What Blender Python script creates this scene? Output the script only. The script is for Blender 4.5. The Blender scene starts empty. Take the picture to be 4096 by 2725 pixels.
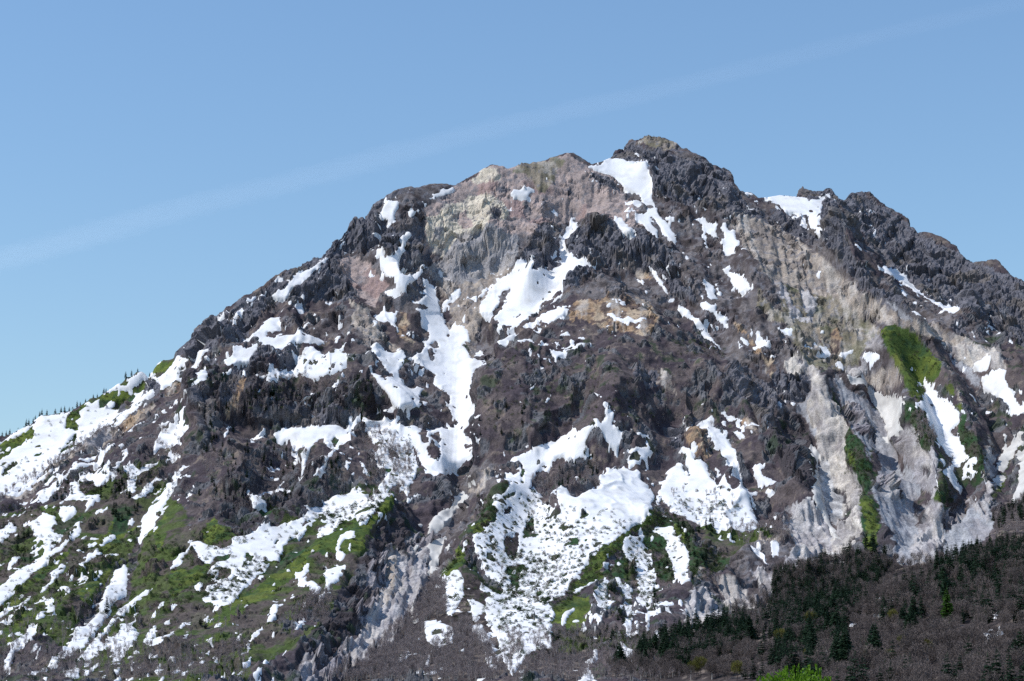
import bpy, math, random
import numpy as np
from mathutils import Vector, Euler

# ------------------------------------------------------------------ camera, sky, sun, exposure
scene = bpy.context.scene
col = scene.collection
PITCH, HFOV, EYE = math.radians(10.5), math.radians(28.0), 2.0
cam = bpy.data.objects.new("camera", bpy.data.cameras.new("camera"))
col.objects.link(cam)
cam.data.sensor_width = 36.0
cam.data.lens = 18.0 / math.tan(HFOV / 2)
cam.data.clip_start, cam.data.clip_end = 1.0, 200000.0
cam.location = (0, 0, EYE)
cam.rotation_euler = (math.pi / 2 + PITCH, 0, 0)
scene.camera = cam

SUN_DIR = Vector((-0.60, -0.12, 0.79)).normalized()      # from the upper left, level with the face
SUN_EL = math.asin(SUN_DIR.z)
SUN_ROT = math.atan2(SUN_DIR.x, SUN_DIR.y)
world = bpy.data.worlds.new("World")
scene.world = world
world.use_nodes = True
wn = world.node_tree.nodes
sky = wn.new("ShaderNodeTexSky")
sky.sky_type = 'NISHITA'
sky.sun_disc = False
sky.sun_elevation, sky.sun_rotation = SUN_EL, SUN_ROT
sky.altitude, sky.air_density, sky.dust_density, sky.ozone_density = 800, 1.62, 0.4, 7.5
bg = wn["Background"]
world.node_tree.links.new(sky.outputs[0], bg.inputs[0])
bg.inputs[1].default_value = 0.144
sun = bpy.data.objects.new("sun", bpy.data.lights.new("sun", 'SUN'))
col.objects.link(sun)
sun.data.energy, sun.data.angle, sun.data.color = 4.1, math.radians(0.5), (1.0, 0.965, 0.91)
sun.rotation_euler = SUN_DIR.to_track_quat('Z', 'Y').to_euler()
scene.view_settings.view_transform = 'Standard'
scene.view_settings.look = 'None'
scene.view_settings.exposure = 0.0
scene.view_settings.gamma = 1.0
scene.cycles.max_bounces = 5
scene.cycles.transparent_max_bounces = 16
scene.cycles.use_denoising = False

random.seed(7)
rng = np.random.default_rng(11)

# ------------------------------------------------------------------ surveying helpers
# (u, v) are positions in a 4096 x 2725 survey frame; a sight line at a known distance gives a point in metres
FPX = 2048.0 / math.tan(HFOV / 2)
CP, SP = math.cos(PITCH), math.sin(PITCH)


def sight(u, v, Y):
    """world points at forward distance Y on the sight lines (u, v)"""
    a = (np.asarray(u, float) - 2048.0) / FPX
    b = (1362.5 - np.asarray(v, float)) / FPX
    dy, dz = CP - b * SP, SP + b * CP
    return np.stack([a / dy * Y, Y + 0 * a, EYE + dz / dy * Y], -1)


def frame(p):
    x, y, z = p[..., 0], p[..., 1], p[..., 2] - EYE
    d = np.maximum(y * CP + z * SP, 1e-3)
    return 2048.0 + FPX * x / d, 1362.5 - FPX * (z * CP - y * SP) / d


TILES = dict(A=(0, 1300), B=(800, 600), C=(1700, 500), D=(2500, 500), E=(3096, 600), F=(800, 1200), G=(1700, 1100),
             H=(2500, 1100), I=(3096, 1200), J=(0, 2025), K=(800, 1800), L=(1700, 1800), M=(2500, 1800), N=(3096, 1800),
             P=(1000, 2225), Q=(2000, 2225), R=(3096, 2225), X=(0, 0))


def outline(s):
    """'C 10 20 30 40 G 5 6' -> survey points; the letter names the sheet the numbers were read on"""
    out, t, buf = [], 'X', []
    for w in s.split():
        if w.isalpha():
            t = w
        else:
            buf.append(float(w))
            if len(buf) == 2:
                k = 1.0 if t == 'X' else (1 / 2.357 if t in 'PQR' else 1 / 2.24)
                out.append((TILES[t][0] + buf[0] * k, TILES[t][1] + buf[1] * k))
                buf = []
    return out


RS = 0.5                                   # sheets are filled at half the survey frame, with a margin
RM = 420
RW, RH = int((4096 + 2 * RM) * RS), int((2725 + 2 * RM) * RS)


def fill(pts, img, val, dx=0, dy=0):
    P = np.array([((x + RM + dx) * RS, (y + RM + dy) * RS) for x, y in pts])
    y0, y1 = max(0, int(P[:, 1].min())), min(RH - 1, int(P[:, 1].max()) + 1)
    Q = np.roll(P, -1, 0)
    for r in range(y0, y1 + 1):
        yc = r + 0.5
        c = (P[:, 1] <= yc) != (Q[:, 1] <= yc)
        if not c.any():
            continue
        xs = np.sort(P[c, 0] + (yc - P[c, 1]) / (Q[c, 1] - P[c, 1]) * (Q[c, 0] - P[c, 0]))
        for a, b in zip(xs[::2], xs[1::2]):
            i, j = max(0, int(round(a))), min(RW, int(round(b)))
            if j > i:
                img[r, i:j] = val


def blur(img, r):
    r = max(1, int(r))
    for _ in range(2):
        for ax in (0, 1):
            pad = [(0, 0)] * img.ndim
            pad[ax] = (r + 1, r)
            c = np.cumsum(np.pad(img, pad, mode='edge'), axis=ax, dtype=np.float64)
            n = img.shape[ax]
            if ax == 0:
                img = ((c[2 * r + 1:2 * r + 1 + n] - c[:n]) / (2 * r + 1)).astype(np.float32)
            else:
                img = ((c[:, 2 * r + 1:2 * r + 1 + n] - c[:, :n]) / (2 * r + 1)).astype(np.float32)
    return img


def look(img, u, v):
    """bilinear sample of a filled sheet"""
    x = np.clip((u + RM) * RS - 0.5, 0, RW - 1.001)
    y = np.clip((v + RM) * RS - 0.5, 0, RH - 1.001)
    i, j = x.astype(np.int32), y.astype(np.int32)
    fx, fy = (x - i), (y - j)
    if img.ndim == 3:
        fx, fy = fx[..., None], fy[..., None]
    return (img[j, i] * (1 - fx) + img[j, i + 1] * fx) * (1 - fy) + (img[j + 1, i] * (1 - fx) + img[j + 1, i + 1] * fx) * fy


def look_near(img, u, v):
    x = np.clip((u + RM) * RS, 0, RW - 1).astype(np.int32)
    y = np.clip((v + RM) * RS, 0, RH - 1).astype(np.int32)
    return img[y, x]


TAB = rng.random(65536).astype(np.float32)


def h3(i, j, k, s=0):
    h = (i * 73856093) ^ (j * 19349663) ^ (k * 83492791) ^ (s * 2654435)
    h = (h ^ (h >> 13)) * 1274126177
    return TAB[(h ^ (h >> 16)) & 65535]


def vnoise(x, y, z, s=0):
    """smooth noise, -1 .. 1"""
    i, j, k = np.floor(x).astype(np.int64), np.floor(y).astype(np.int64), np.floor(z).astype(np.int64)
    f = [(a - b).astype(np.float32) for a, b in ((x, i), (y, j), (z, k))]
    a, b, c = [t * t * t * (t * (t * 6 - 15) + 10) for t in f]
    r = 0
    for dk in (0, 1):
        wk = c if dk else 1 - c
        r = r + wk * ((h3(i, j, k + dk, s) * (1 - a) + h3(i + 1, j, k + dk, s) * a) * (1 - b) +
                      (h3(i, j + 1, k + dk, s) * (1 - a) + h3(i + 1, j + 1, k + dk, s) * a) * b)
    return r * 2 - 1


def fbm(p, size, octs=4, s=0, gain=0.5, ridge=False):
    x, y, z = p[..., 0] / size, p[..., 1] / size, p[..., 2] / size
    r, amp, tot = 0, 1.0, 0
    for o in range(octs):
        n = vnoise(x, y, z, s + o * 7)
        r = r + amp * ((1 - 2 * np.abs(n)) if ridge else n)
        tot += amp
        amp *= gain
        x, y, z = x * 2.03 + 11.3, y * 2.03 + 5.7, z * 2.03 + 3.1
    return r / tot * (1.0 if ridge else 1.6)


def blocks(p, size, s=0):
    """cell noise for broken lava: (tilted facet of the nearest cell, gap to the next cell, random of the cell)"""
    q = [p[..., a] / size for a in range(3)]
    b = [np.floor(t - 0.5).astype(np.int64) for t in q]
    f1 = np.full(q[0].shape, 9.0, np.float32)
    f2 = f1.copy()
    cid = [np.zeros(q[0].shape, np.int64) for a in range(3)]
    off = [np.zeros_like(f1) for a in range(3)]
    for d in range(8):
        c = [b[a] + ((d >> a) & 1) for a in range(3)]
        g = [(c[a] + 0.1 + 0.8 * h3(c[0], c[1], c[2], s + 1 + a) - q[a]).astype(np.float32) for a in range(3)]
        dd = np.abs(g[0]) * 0.5 + np.abs(g[1]) * 0.3 + np.abs(g[2]) * 0.3 + 0.55 * np.sqrt(g[0] ** 2 + g[1] ** 2 + g[2] ** 2)
        near = dd < f1
        f2 = np.where(near, f1, np.minimum(f2, dd))
        for a in range(3):
            cid[a] = np.where(near, c[a], cid[a])
            off[a] = np.where(near, g[a], off[a])
        f1 = np.where(near, dd, f1)
    tilt = sum((h3(cid[0], cid[1], cid[2], s + 20 + a) * 2 - 1) * off[a] for a in range(3))
    return tilt, f2 - f1, h3(cid[0], cid[1], cid[2], s + 9)


def sstep(a, b, x):
    t = np.clip((x - a) / (b - a), 0, 1)
    return t * t * (3 - 2 * t)


def tag(o, label=None, cat=None, group=None, kind=None):
    for k, w in (("label", label), ("category", cat), ("group", group), ("kind", kind)):
        if w:
            o[k] = w
    return o


def mesh_np(name, verts, faces, mat, parent=None, smooth=True, fattr=None):
    """link one mesh object from numpy arrays; faces: (n, 3) or (n, 4)"""
    me = bpy.data.meshes.new(name)
    verts = np.asarray(verts, np.float32)
    faces = np.asarray(faces, np.int32)
    n, k = faces.shape
    me.vertices.add(len(verts))
    me.vertices.foreach_set("co", verts.ravel())
    me.loops.add(n * k)
    me.loops.foreach_set("vertex_index", faces.ravel())
    me.polygons.add(n)
    me.polygons.foreach_set("loop_start", np.arange(0, n * k, k, dtype=np.int32))
    me.polygons.foreach_set("loop_total", np.full(n, k, np.int32))
    me.update(calc_edges=True)
    if smooth:
        me.polygons.foreach_set("use_smooth", np.ones(n, bool))
    if fattr is not None:
        for nm, arr in fattr.items():
            a = me.attributes.new(nm, 'FLOAT_COLOR' if arr.ndim == 2 else 'FLOAT', 'POINT')
            if arr.ndim == 2:
                c4 = np.ones((len(verts), 4), np.float32)
                c4[:, :3] = arr
                a.data.foreach_set("color", c4.ravel())
            else:
                a.data.foreach_set("value", arr.astype(np.float32))
    me.materials.append(mat)
    o = bpy.data.objects.new(name, me)
    col.objects.link(o)
    if parent is not None:
        o.parent = parent
    return o


def nodes(name):
    m = bpy.data.materials.new(name)
    m.use_nodes = True
    t = m.node_tree
    return m, t, t.nodes["Principled BSDF"]
# ------------------------------------------------------------------ relief: crests, gullies and cliffs as surveyed lines
SKYLINE = outline("""A -200 1090 18 1010 180 935 280 870 370 825 550 765 640 735 790 680 850 650 940 610 1040 525 1130 465 1240 410 1340 350
 1450 312 1550 292 1600 250 1640 190 1690 90 1740 5 B 130 1480 260 1400 400 1320 530 1220 640 1120 720 1085 880 1050 930 995 980 995
 1090 905 1120 862 1200 795 1280 735 1370 640 1410 585 1480 522 1580 487 1680 412 1770 368 1840 348 1960 342 2050 296 2150 293
 2230 294 C 270 520 350 465 440 420 540 380 650 350 740 382 850 365 960 345 1060 325 1170 288 1250 265 1330 263 1400 290 1450 325
 1490 347 1600 326 1660 302 1675 270 1700 228 1780 216 1800 172 1840 120 1880 132 1950 115 2050 106 2150 113 D 350 111 430 141 510 192
 600 252 700 292 790 352 860 387 885 374 905 380 950 442 990 532 1030 582 1130 607 1190 651 1250 656 1340 641 1400 631 1535 641
 1548 575 1565 528 1600 542 1650 562 1690 566 1780 576 1850 567 1890 622 1920 666 1975 666 2030 602 2120 568 2200 591
 E 870 386 950 441 1070 511 1150 556 1200 601 1225 646 1300 691 1420 731 1500 776 1580 831 1630 852 1680 932 1710 971 1760 986
 1850 986 1990 977 2010 991 2090 1071 2160 1121 2240 1171 2420 1260 2700 1400""")
SKY_Y = np.array([(-100, 2930), (0, 2900), (400, 2930), (700, 2950), (900, 2960), (1090, 2990), (1300, 3050), (1430, 3090), (1600, 3150), (1760, 3185),
                  (1900, 3200), (2000, 3195), (2130, 3225), (2290, 3235), (2400, 3310), (2500, 3320), (2615, 3325), (2750, 3320), (2884, 3300),
                  (2960, 3290), (3060, 3280), (3180, 3310), (3250, 3320), (3330, 3290), (3357, 3300), (3382, 3320), (3446, 3340), (3640, 3270), (3850, 3180),
                  (3984, 3140), (4096, 3100), (4300, 3040)])
BASE = np.array([(500, 3330), (700, 3220), (900, 3100), (1100, 2990), (1300, 2890), (1500, 2780), (1700, 2670), (1900, 2550), (2100, 2410),
                 (2300, 2240), (2500, 2050), (2725, 1800)], float)


def base(v):
    return np.interp(v, BASE[:, 0], BASE[:, 1])


LINES = []                                   # (points, offset from the general slope): minus = stands out, plus = set back
for s, d in [
    # left flank: shoulder under the skyline, the tan rill and the strips below it
    ("0 1850 250 1760 450 1650 640 1520 720 1470", 190), ("0 2010 180 1900 380 1780 520 1660 640 1560", 130),
    ("0 2100 200 1980 380 1870 560 1740 700 1600 780 1500", 95), ("0 2250 240 2080 470 1880 640 1760", 60),
    ("0 2450 250 2260 430 2090 560 1980", 45), ("480 2260 560 2120 640 1960 690 1840 740 1690", 60),
    ("150 2690 320 2560 420 2420 480 2270", 40), ("330 2500 400 2380 440 2290", 5), ("560 2330 640 2190 680 2060 740 1950", 15),
    # left shoulder
    ("760 1370 900 1300 1000 1240 1100 1180 1200 1110", 10), ("820 1500 1000 1420 1150 1370 1290 1330", 0), ("900 1560 1100 1560 1300 1560", 5),
    ("850 1600 1000 1560 1150 1550 1330 1540 1450 1570", -10), ("860 1700 1000 1690 1150 1700 1330 1700 1400 1690", 45),
    ("760 1500 800 1600 830 1750 830 1900 860 2050", -20), ("960 1800 1000 1950 1000 2080", -30), ("1180 1780 1200 1900 1180 2030", -25),
    ("1100 1760 1090 1880 1060 2000", 25),
    ("900 2110 1000 2125 1110 2100 1230 2060 1290 1990 1400 1950", 30), ("890 2060 1000 2060 1110 2040 1220 1990 1300 1930 1400 1880", -5),
    # crags under the skyline, rib beside the upper snow
    ("1160 1160 1250 1090 1330 1050 1380 1080", 5), ("1180 1215 1280 1215 1360 1210 1420 1200", 35), ("1380 1090 1400 1150 1430 1200", 0),
    ("1440 1100 1480 1180 1500 1250", 45), ("1420 1290 1450 1380 1480 1480 1540 1560 1600 1610", -5), ("1400 1000 1470 1060 1500 1110", 25),
    ("1500 1180 1600 1290 1620 1400", 35), ("1450 850 1480 950 1520 1010", 0), ("1560 1700 1640 1760 1740 1790", 25),
    ("1600 1100 1600 1000 1650 920 1700 890", -10), ("1600 1120 1700 1090 1720 1020", 45),
    # central gully
    ("1720 1110 1780 1230 1830 1380 1840 1500 1840 1650 1830 1800 1820 1910", 80), ("1680 1440 1730 1520 1780 1610", 60),
    ("1640 1560 1700 1590 1760 1640", 40), ("1500 1660 1600 1740 1700 1860 1790 1910", 50), ("1700 1700 1740 1790 1760 1840", 30),
    ("1820 1910 1850 2000 1820 2090 1760 2180 1750 2280", 95), ("1750 2280 1670 2400 1560 2540 1430 2700", 30),
    # dome and the cliff below it
    ("1800 860 1900 800 2000 830 2120 870", -5), ("1830 940 1960 905 2080 940 2200 900", -15), ("1800 1040 1900 1045 2000 1040 2090 1045", 35),
    ("2110 1060 2150 980 2200 895", -20), ("2120 1085 2190 1085 2250 1060", 40), ("2290 900 2260 980 2240 1010 2260 1040 2310 1080", 55),
    ("2290 930 2290 1000 2320 1020", -15), ("1900 1200 1930 1300 1920 1420 1910 1500", 40),
    ("1960 1250 2100 1150 2250 1080", 35), ("2000 1320 2120 1230 2250 1150", 25),
    # the big lava lobe
    ("2260 1090 2330 1120 2430 1090", -15), ("2300 900 2400 880 2530 920 2680 980", -5), ("2310 1035 2450 1075 2600 1080 2700 1080", 35),
    ("2330 1020 2400 960 2480 950 2600 970 2690 1000", -12), ("2400 1160 2420 1300 2400 1420", -30), ("2200 1300 2250 1400 2250 1500", -25),
    ("2420 1420 2400 1560 2380 1680", -55), ("2050 1420 2100 1560 2130 1700", -30), ("1905 1480 1915 1600 1915 1720", 0), ("1885 1500 1890 1600 1890 1740", 45),
    ("1910 1770 2050 1790 2150 1780 2250 1740 2380 1700", 20), ("2600 1250 2700 1400 2750 1550 2740 1660", -35),
    ("2900 1480 2980 1580 3060 1660 3120 1720", -35), ("2640 1720 2750 1650 2850 1680 2960 1700", 5), ("2520 1280 2560 1450 2580 1600", -40),
    ("2920 1600 2990 1690 3050 1690", -10), ("3040 1640 3100 1700 3190 1740", 15),
    ("3100 1700 3180 1790 3240 1880 3260 1960", -20), ("3150 1650 3230 1750 3270 1830 3290 1960", 45),
    # snow strips on the right of the lobe
    ("2590 1050 2640 1130 2690 1200 2780 1320 2890 1390 3000 1500 3080 1600", 20), ("2700 1000 2760 1120 2850 1240", -5),
    ("2800 880 2880 960 2900 1030 2900 1070 2950 1130 3000 1200", 10), ("2960 1000 3010 1120 3080 1230 3100 1320", -25),
    # summit plug
    ("2460 700 2520 790 2570 870 2650 960", 0), ("2580 640 2620 700 2700 760 2800 790 2900 810", -22), ("2590 690 2620 780 2750 815 2860 820", 0),
    ("2450 650 2480 640 2580 655", 5),
    # right shoulder
    ("3060 800 3150 850 3230 950 3260 1000", 45), ("2960 850 3050 900 3150 980 3280 1090 3450 1190", 10), ("3100 1100 3250 1180 3400 1280 3500 1300", 0),
    ("3340 770 3350 860 3380 930 3400 990 3450 1070 3500 1130 3560 1190 3620 1230 3690 1265", -60),
    ("3385 830 3420 910 3460 980 3510 1060 3560 1110 3650 1170 3740 1220 3830 1265", 75), ("3440 900 3560 1000 3700 1110 3850 1200", 110),
    ("3920 1220 3930 1290 3960 1330 4000 1370", 75), ("3870 1180 3880 1260 3910 1320", 20), ("4000 1200 4050 1300 4096 1400", 40),
    ("3550 1290 3680 1300 3800 1350 3950 1390 4020 1400 4096 1420", 15),
    # grey scars on the right
    ("3170 1420 3250 1480 3290 1560 3300 1620", -15), ("3120 1640 3220 1580 3200 1500", 15), ("3260 1430 3340 1520 3420 1560", 5),
    ("3200 1660 3230 1780 3280 1900 3320 2050 3330 2180 3310 2250", 55),
    ("3300 1540 3370 1660 3400 1760 3430 1880 3450 2000 3460 2100 3480 2200", -35),
    ("3300 1620 3340 1700 3370 1800 3390 1950 3400 2050", 15),
    ("3380 1520 3470 1610 3550 1720 3600 1850 3650 1980 3660 2100 3670 2230", 60), ("3480 1560 3560 1620 3600 1700", 45),
    ("3340 1300 3420 1330 3500 1300", -5), ("3420 1480 3440 1440 3480 1400 3500 1330", -10),
    ("3510 1310 3580 1430 3620 1540 3640 1620 3690 1740 3740 1870 3780 2000", -45),
    ("3680 1500 3720 1620 3770 1730 3820 1850 3840 1970", 25), ("3600 1900 3700 1950 3760 2040 3780 2100", 10),
    ("3660 1370 3750 1480 3860 1620 3920 1740 3950 1860", -25), ("3880 1980 3820 2080 3790 2160", 60), ("3960 1860 3920 1940 3880 2000", -20),
    ("3770 1400 3830 1480 3900 1560 4000 1640 4060 1680", 25), ("3960 1410 4020 1480 4080 1560 4140 1640", -20),
    ("4096 1750 4040 1800 4000 1900 3970 1990", 45), ("4096 1830 4060 1930 4030 2050", 0),
    # lower left ridge with its steep right wall, gully floor and the slope across it
    ("1600 1960 1570 2040 1500 2090 1460 2160 1440 2240 1390 2320 1340 2400 1310 2450 1240 2530 1150 2620 1060 2700", -32),
    ("1650 2010 1630 2110 1590 2180 1550 2280 1510 2370 1450 2450 1410 2520 1330 2600 1240 2700", 14), ("1660 1990 1690 2100 1700 2200", 40),
    ("1560 2130 1530 2250", 8), ("1600 2270 1580 2380", 5), ("1760 1960 1720 2060 1740 2150", 35),
    ("1900 1890 1960 1960 1960 2020 1900 2110 1850 2180 1800 2270", -10), ("2030 1920 2000 2000 1920 2100 1870 2180 1840 2250", -35),
    ("1860 2210 1830 2300 1810 2400 1800 2520 1830 2640", -10),
    ("1200 2060 1400 2030 1500 1990", 10), ("800 2350 1000 2250 1200 2160 1400 2060", 0), ("900 2480 1150 2330 1300 2250", -15), ("600 2600 850 2480 1000 2400", -5),
    ("1950 1930 2000 1850 2100 1830 2200 1800", 25), ("2050 2050 2050 2200 2050 2400", 10), ("2150 2000 2160 2150 2150 2350", 20),
    ("2230 1960 2260 2000 2350 1970 2440 1900", 25), ("2240 1880 2240 1990 2230 2020", -30), ("2240 1940 2350 1920 2430 1850", -10),
    ("2500 1880 2570 1960 2600 2010", 5), ("2610 2020 2530 2100 2450 2180 2380 2270 2280 2400 2190 2490 2120 2560", -35),
    ("2630 2030 2720 2090 2780 2160 2820 2240 2780 2290 2740 2370 2700 2440", -30), ("2560 2120 2560 2250 2580 2400 2620 2480", 5),
    ("2650 2100 2700 2180 2740 2290", 5), ("2680 1840 2750 1950 2850 2040 3000 2080", 15), ("2900 1800 2950 1900 3040 2000", 15), ("2800 1700 2860 1820 2980 1960", -5),
    ("2840 2300 2860 2400 2880 2490", 45), ("2950 2290 2980 2380 2980 2460", 35), ("2800 2280 2910 2280 3000 2180 3100 2160 3170 2160", -15),
    ("2990 2190 3040 2270 3080 2350 3120 2390", 25), ("3160 2180 3170 2260 3190 2350", 15), ("3080 2100 3130 2040 3170 2010 3200 1980", -5),
    ("3150 2060 3240 2150 3310 2220", 30),
]:
    LINES.append((outline("X " + s), d))
FAR = [(4300, 2270, 1420), (4096, 2240, 1500), (3900, 2260, 1600), (3700, 2330, 1750), (3500, 2400, 1900), (3300, 2440, 1950), (3100, 2490, 1920), (2900, 2590, 1850),
       (4300, 2480, 1120), (4096, 2480, 1150), (3700, 2520, 1300), (3300, 2620, 1450), (2900, 2720, 1500), (4300, 2740, 850), (4096, 2740, 880), (3500, 2750, 1050),
       (2500, 2740, 1620), (2000, 2740, 1720), (1300, 2740, 1740), (700, 2740, 1760), (0, 2740, 1800), (-300, 2740, 1800), (5600, 2240, 1350), (5600, 2480, 1050), (5600, 2740, 820), (5600, 1900, 2300), (5400, 1500, 2700), (-1500, 2740, 1800), (-1500, 2300, 2300), (-1400, 2000, 2700), (-300, 2400, 2150), (-300, 2050, 2550),
       (3560, 2290, 2240), (3330, 2290, 2230), (3770, 2220, 2260), (3950, 2150, 2300), (4100, 2080, 2330), (4250, 1900, 2450), (4300, 1500, 2780)]

pts = []


def dense(u, v, Y, step=22.0):
    p = []
    for i in range(len(u) - 1):
        n = max(1, int(math.hypot(u[i + 1] - u[i], v[i + 1] - v[i]) / step))
        for t in np.arange(n) / n:
            p.append((u[i] + t * (u[i + 1] - u[i]), v[i] + t * (v[i + 1] - v[i]), Y[i] + t * (Y[i + 1] - Y[i])))
    p.append((u[-1], v[-1], Y[-1]))
    return p


for P, d in LINES:
    P = np.array(P)
    for u, v, Y in dense(P[:, 0], P[:, 1], base(P[:, 1]) + (d if d > 40 else d * 1.25)):
        pts.append(sight(u, v, Y))
S = np.array(SKYLINE)
crest = dense(S[:, 0], S[:, 1], np.interp(S[:, 0], SKY_Y[:, 0], SKY_Y[:, 1]), 12.0)
for i, (u, v, Y) in enumerate(crest):
    p = sight(u, v - 4, Y)
    pts.append(p)
    if i % 3 == 0:
        pts.append(p + np.array([0, 30, -26.0]))
    if i % 9 == 0:
        pts.append(p + np.array([0, 260, -190.0]))
        pts.append(p + np.array([0, 900, -560.0]))
for u, v, Y in FAR:
    pts.append(sight(u, v, Y))
for y, z in ((1300, 12), (950, 7), (600, 4), (300, 0)):
    for x in (-900, -600, -300, -80, 100):
        pts.append(np.array([x, y, z], float))
for x, y, z in ((250, 600, 6), (500, 600, 8), (150, 800, 8), (220, 300, 0), (400, 300, 0)):
    pts.append(np.array([x, y, z], float))
pts = np.array(pts)
# drop near-duplicates, then a linear radial basis with a plane
key = np.round(pts[:, :2] / 6.0).astype(int)
_, keep = np.unique(key, axis=0, return_index=True)
pts = pts[np.sort(keep)]
ctr, sc = pts[:, :2].mean(0), 1000.0
q = (pts[:, :2] - ctr) / sc
n = len(q)
Aq = np.zeros((n + 3, n + 3))
Aq[:n, :n] = -np.sqrt(((q[:, None] - q[None]) ** 2).sum(-1)) - 0.001 * np.eye(n) * -1
Aq[:n, n] = 1
Aq[:n, n + 1:] = q
Aq[n:, :n] = Aq[:n, n:].T
wts = np.linalg.solve(Aq, np.concatenate([pts[:, 2], np.zeros(3)]))
GX0, GY0, GS = -1800.0, 250.0, 6.0
gx, gy = np.arange(GX0, 1801, GS), np.arange(GY0, 4500, GS)
G = np.zeros((len(gy), len(gx)), np.float32)
qx = (gx - ctr[0]) / sc
for r, yv in enumerate(gy):
    dx = qx[:, None] - q[None, :, 0]
    dd = np.sqrt(dx * dx + ((yv - ctr[1]) / sc - q[None, :, 1]) ** 2)
    G[r] = -(dd @ wts[:n]) + wts[n] + wts[n + 1] * qx + wts[n + 2] * (yv - ctr[1]) / sc


def smooth_grid(a, k):
    for _ in range(k):
        a = (np.pad(a, ((1, 1), (0, 0)), mode='edge')[:-2] + 2 * a + np.pad(a, ((1, 1), (0, 0)), mode='edge')[2:]) / 4
        a = (np.pad(a, ((0, 0), (1, 1)), mode='edge')[:, :-2] + 2 * a + np.pad(a, ((0, 0), (1, 1)), mode='edge')[:, 2:]) / 4
    return a


Gs = 0.5 * G + 0.5 * smooth_grid(G, 1)


def ground(x, y, g=None):
    g = Gs if g is None else g
    a = np.clip((x - GX0) / GS, 0, g.shape[1] - 1.001)
    b = np.clip((y - GY0) / GS, 0, g.shape[0] - 1.001)
    i, j = a.astype(np.int32), b.astype(np.int32)
    fx, fy = a - i, b - j
    return (g[j, i] * (1 - fx) + g[j, i + 1] * fx) * (1 - fy) + (g[j + 1, i] * (1 - fx) + g[j + 1, i + 1] * fx) * fy


# survey mesh: sight azimuths by distances
NA = 1180
AZ = np.concatenate([np.linspace(-27, -16.1, 60), np.linspace(-16, 16, NA - 120), np.linspace(16.1, 27, 60)]) * math.pi / 180
DI = [300.0]
while DI[-1] < 4400:
    d = DI[-1]
    DI.append(d + (9.0 if d < 800 else 3.6 if d < 1600 else 2.1 if d < 3420 else 14.0))
DI = np.array(DI)
ND = len(DI)
AA, DD = np.meshgrid(AZ, DI)
VX, VY = DD * np.tan(AA), DD.copy()
VZ = ground(VX, VY)
P0 = np.stack([VX, VY, VZ], -1)
# the crest line: nothing rises over the surveyed skyline, and behind it the ground falls away
cu, cv = frame(P0)
lim = np.interp(cu, S[:, 0], S[:, 1])
over = cv < lim
first = np.where(over.any(0), over.argmax(0), ND - 1)
first = np.where(DI[first] < 2600, ND - 1, first)
d_cr = DI[first]
zc = P0[first, np.arange(NA), 2]
lc = np.interp(cu[first, np.arange(NA)], S[:, 0], S[:, 1])
zline = EYE + VY * ((SP + (1362.5 - lc) / FPX * CP) / (CP - (1362.5 - lc) / FPX * SP))[None]
back = VY - d_cr[None]
VZ = np.where(back >= 0, np.minimum(VZ, zline - 0.5 * np.clip(back - 4.0, 0, None)), VZ)
P0[..., 2] = VZ
# normals of the smooth relief
e = 6.0
gxn = (ground(VX + e, VY) - ground(VX - e, VY)) / (2 * e)
gyn = (ground(VX, VY + e) - ground(VX, VY - e)) / (2 * e)
NRM = np.stack([-gxn, -gyn, np.ones_like(gxn)], -1)
NRM /= np.linalg.norm(NRM, axis=-1, keepdims=True)
SLOPE = np.hypot(gxn, gyn)
del gxn, gyn, dx, dd, Aq
# ------------------------------------------------------------------ ground cover: outlines of the kinds of ground
# kind: (albedo, second albedo, roughness of the relief)
KINDS = {
    "brown": ((.066, .053, .062), (.108, .088, .088), .42),        # heath and leafless scrub
    "lava": ((.160, .156, .176), (.090, .088, .104), 1.0),
    "rubble": ((.160, .142, .142), (.086, .072, .076), .55),
    "pink": ((.450, .355, .325), (.320, .262, .245), .62),
    "sulphur": ((.680, .620, .500), (.540, .470, .390), .66),
    "paleface": ((.255, .255, .280), (.370, .335, .310), .72),
    "tan": ((.400, .340, .288), (.270, .228, .200), .30),
    "olive": ((.190, .168, .120), (.280, .240, .190), .28),
    "ochre": ((.330, .225, .145), (.420, .330, .240), .25),
    "grey": ((.420, .400, .400), (.300, .285, .300), .42),
    "talus": ((.330, .335, .355), (.270, .270, .290), .16),
    "cream": ((.520, .480, .435), (.380, .350, .330), .40),
    "dirty": ((.560, .550, .545), (.300, .295, .300), .20),
    "darkwall": ((.080, .070, .078), (.045, .038, .042), .75),  # dark soil and cliffs; on the ravine wall also shade painted into the colour
    "scarp": ((.330, .310, .330), (.190, .172, .190), .70),
    "bamboo": ((.108, .138, .028), (.058, .090, .022), .16),
    "shrub": ((.030, .066, .028), (.050, .060, .036), .34),
    "mixed": ((.055, .080, .026), (.080, .066, .060), .28),
    "wood": ((.042, .034, .034), (.072, .058, .056), .20),  # woodland floor, the shade of the trees put into its dark albedo
}
NAMES = list(KINDS)
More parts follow.
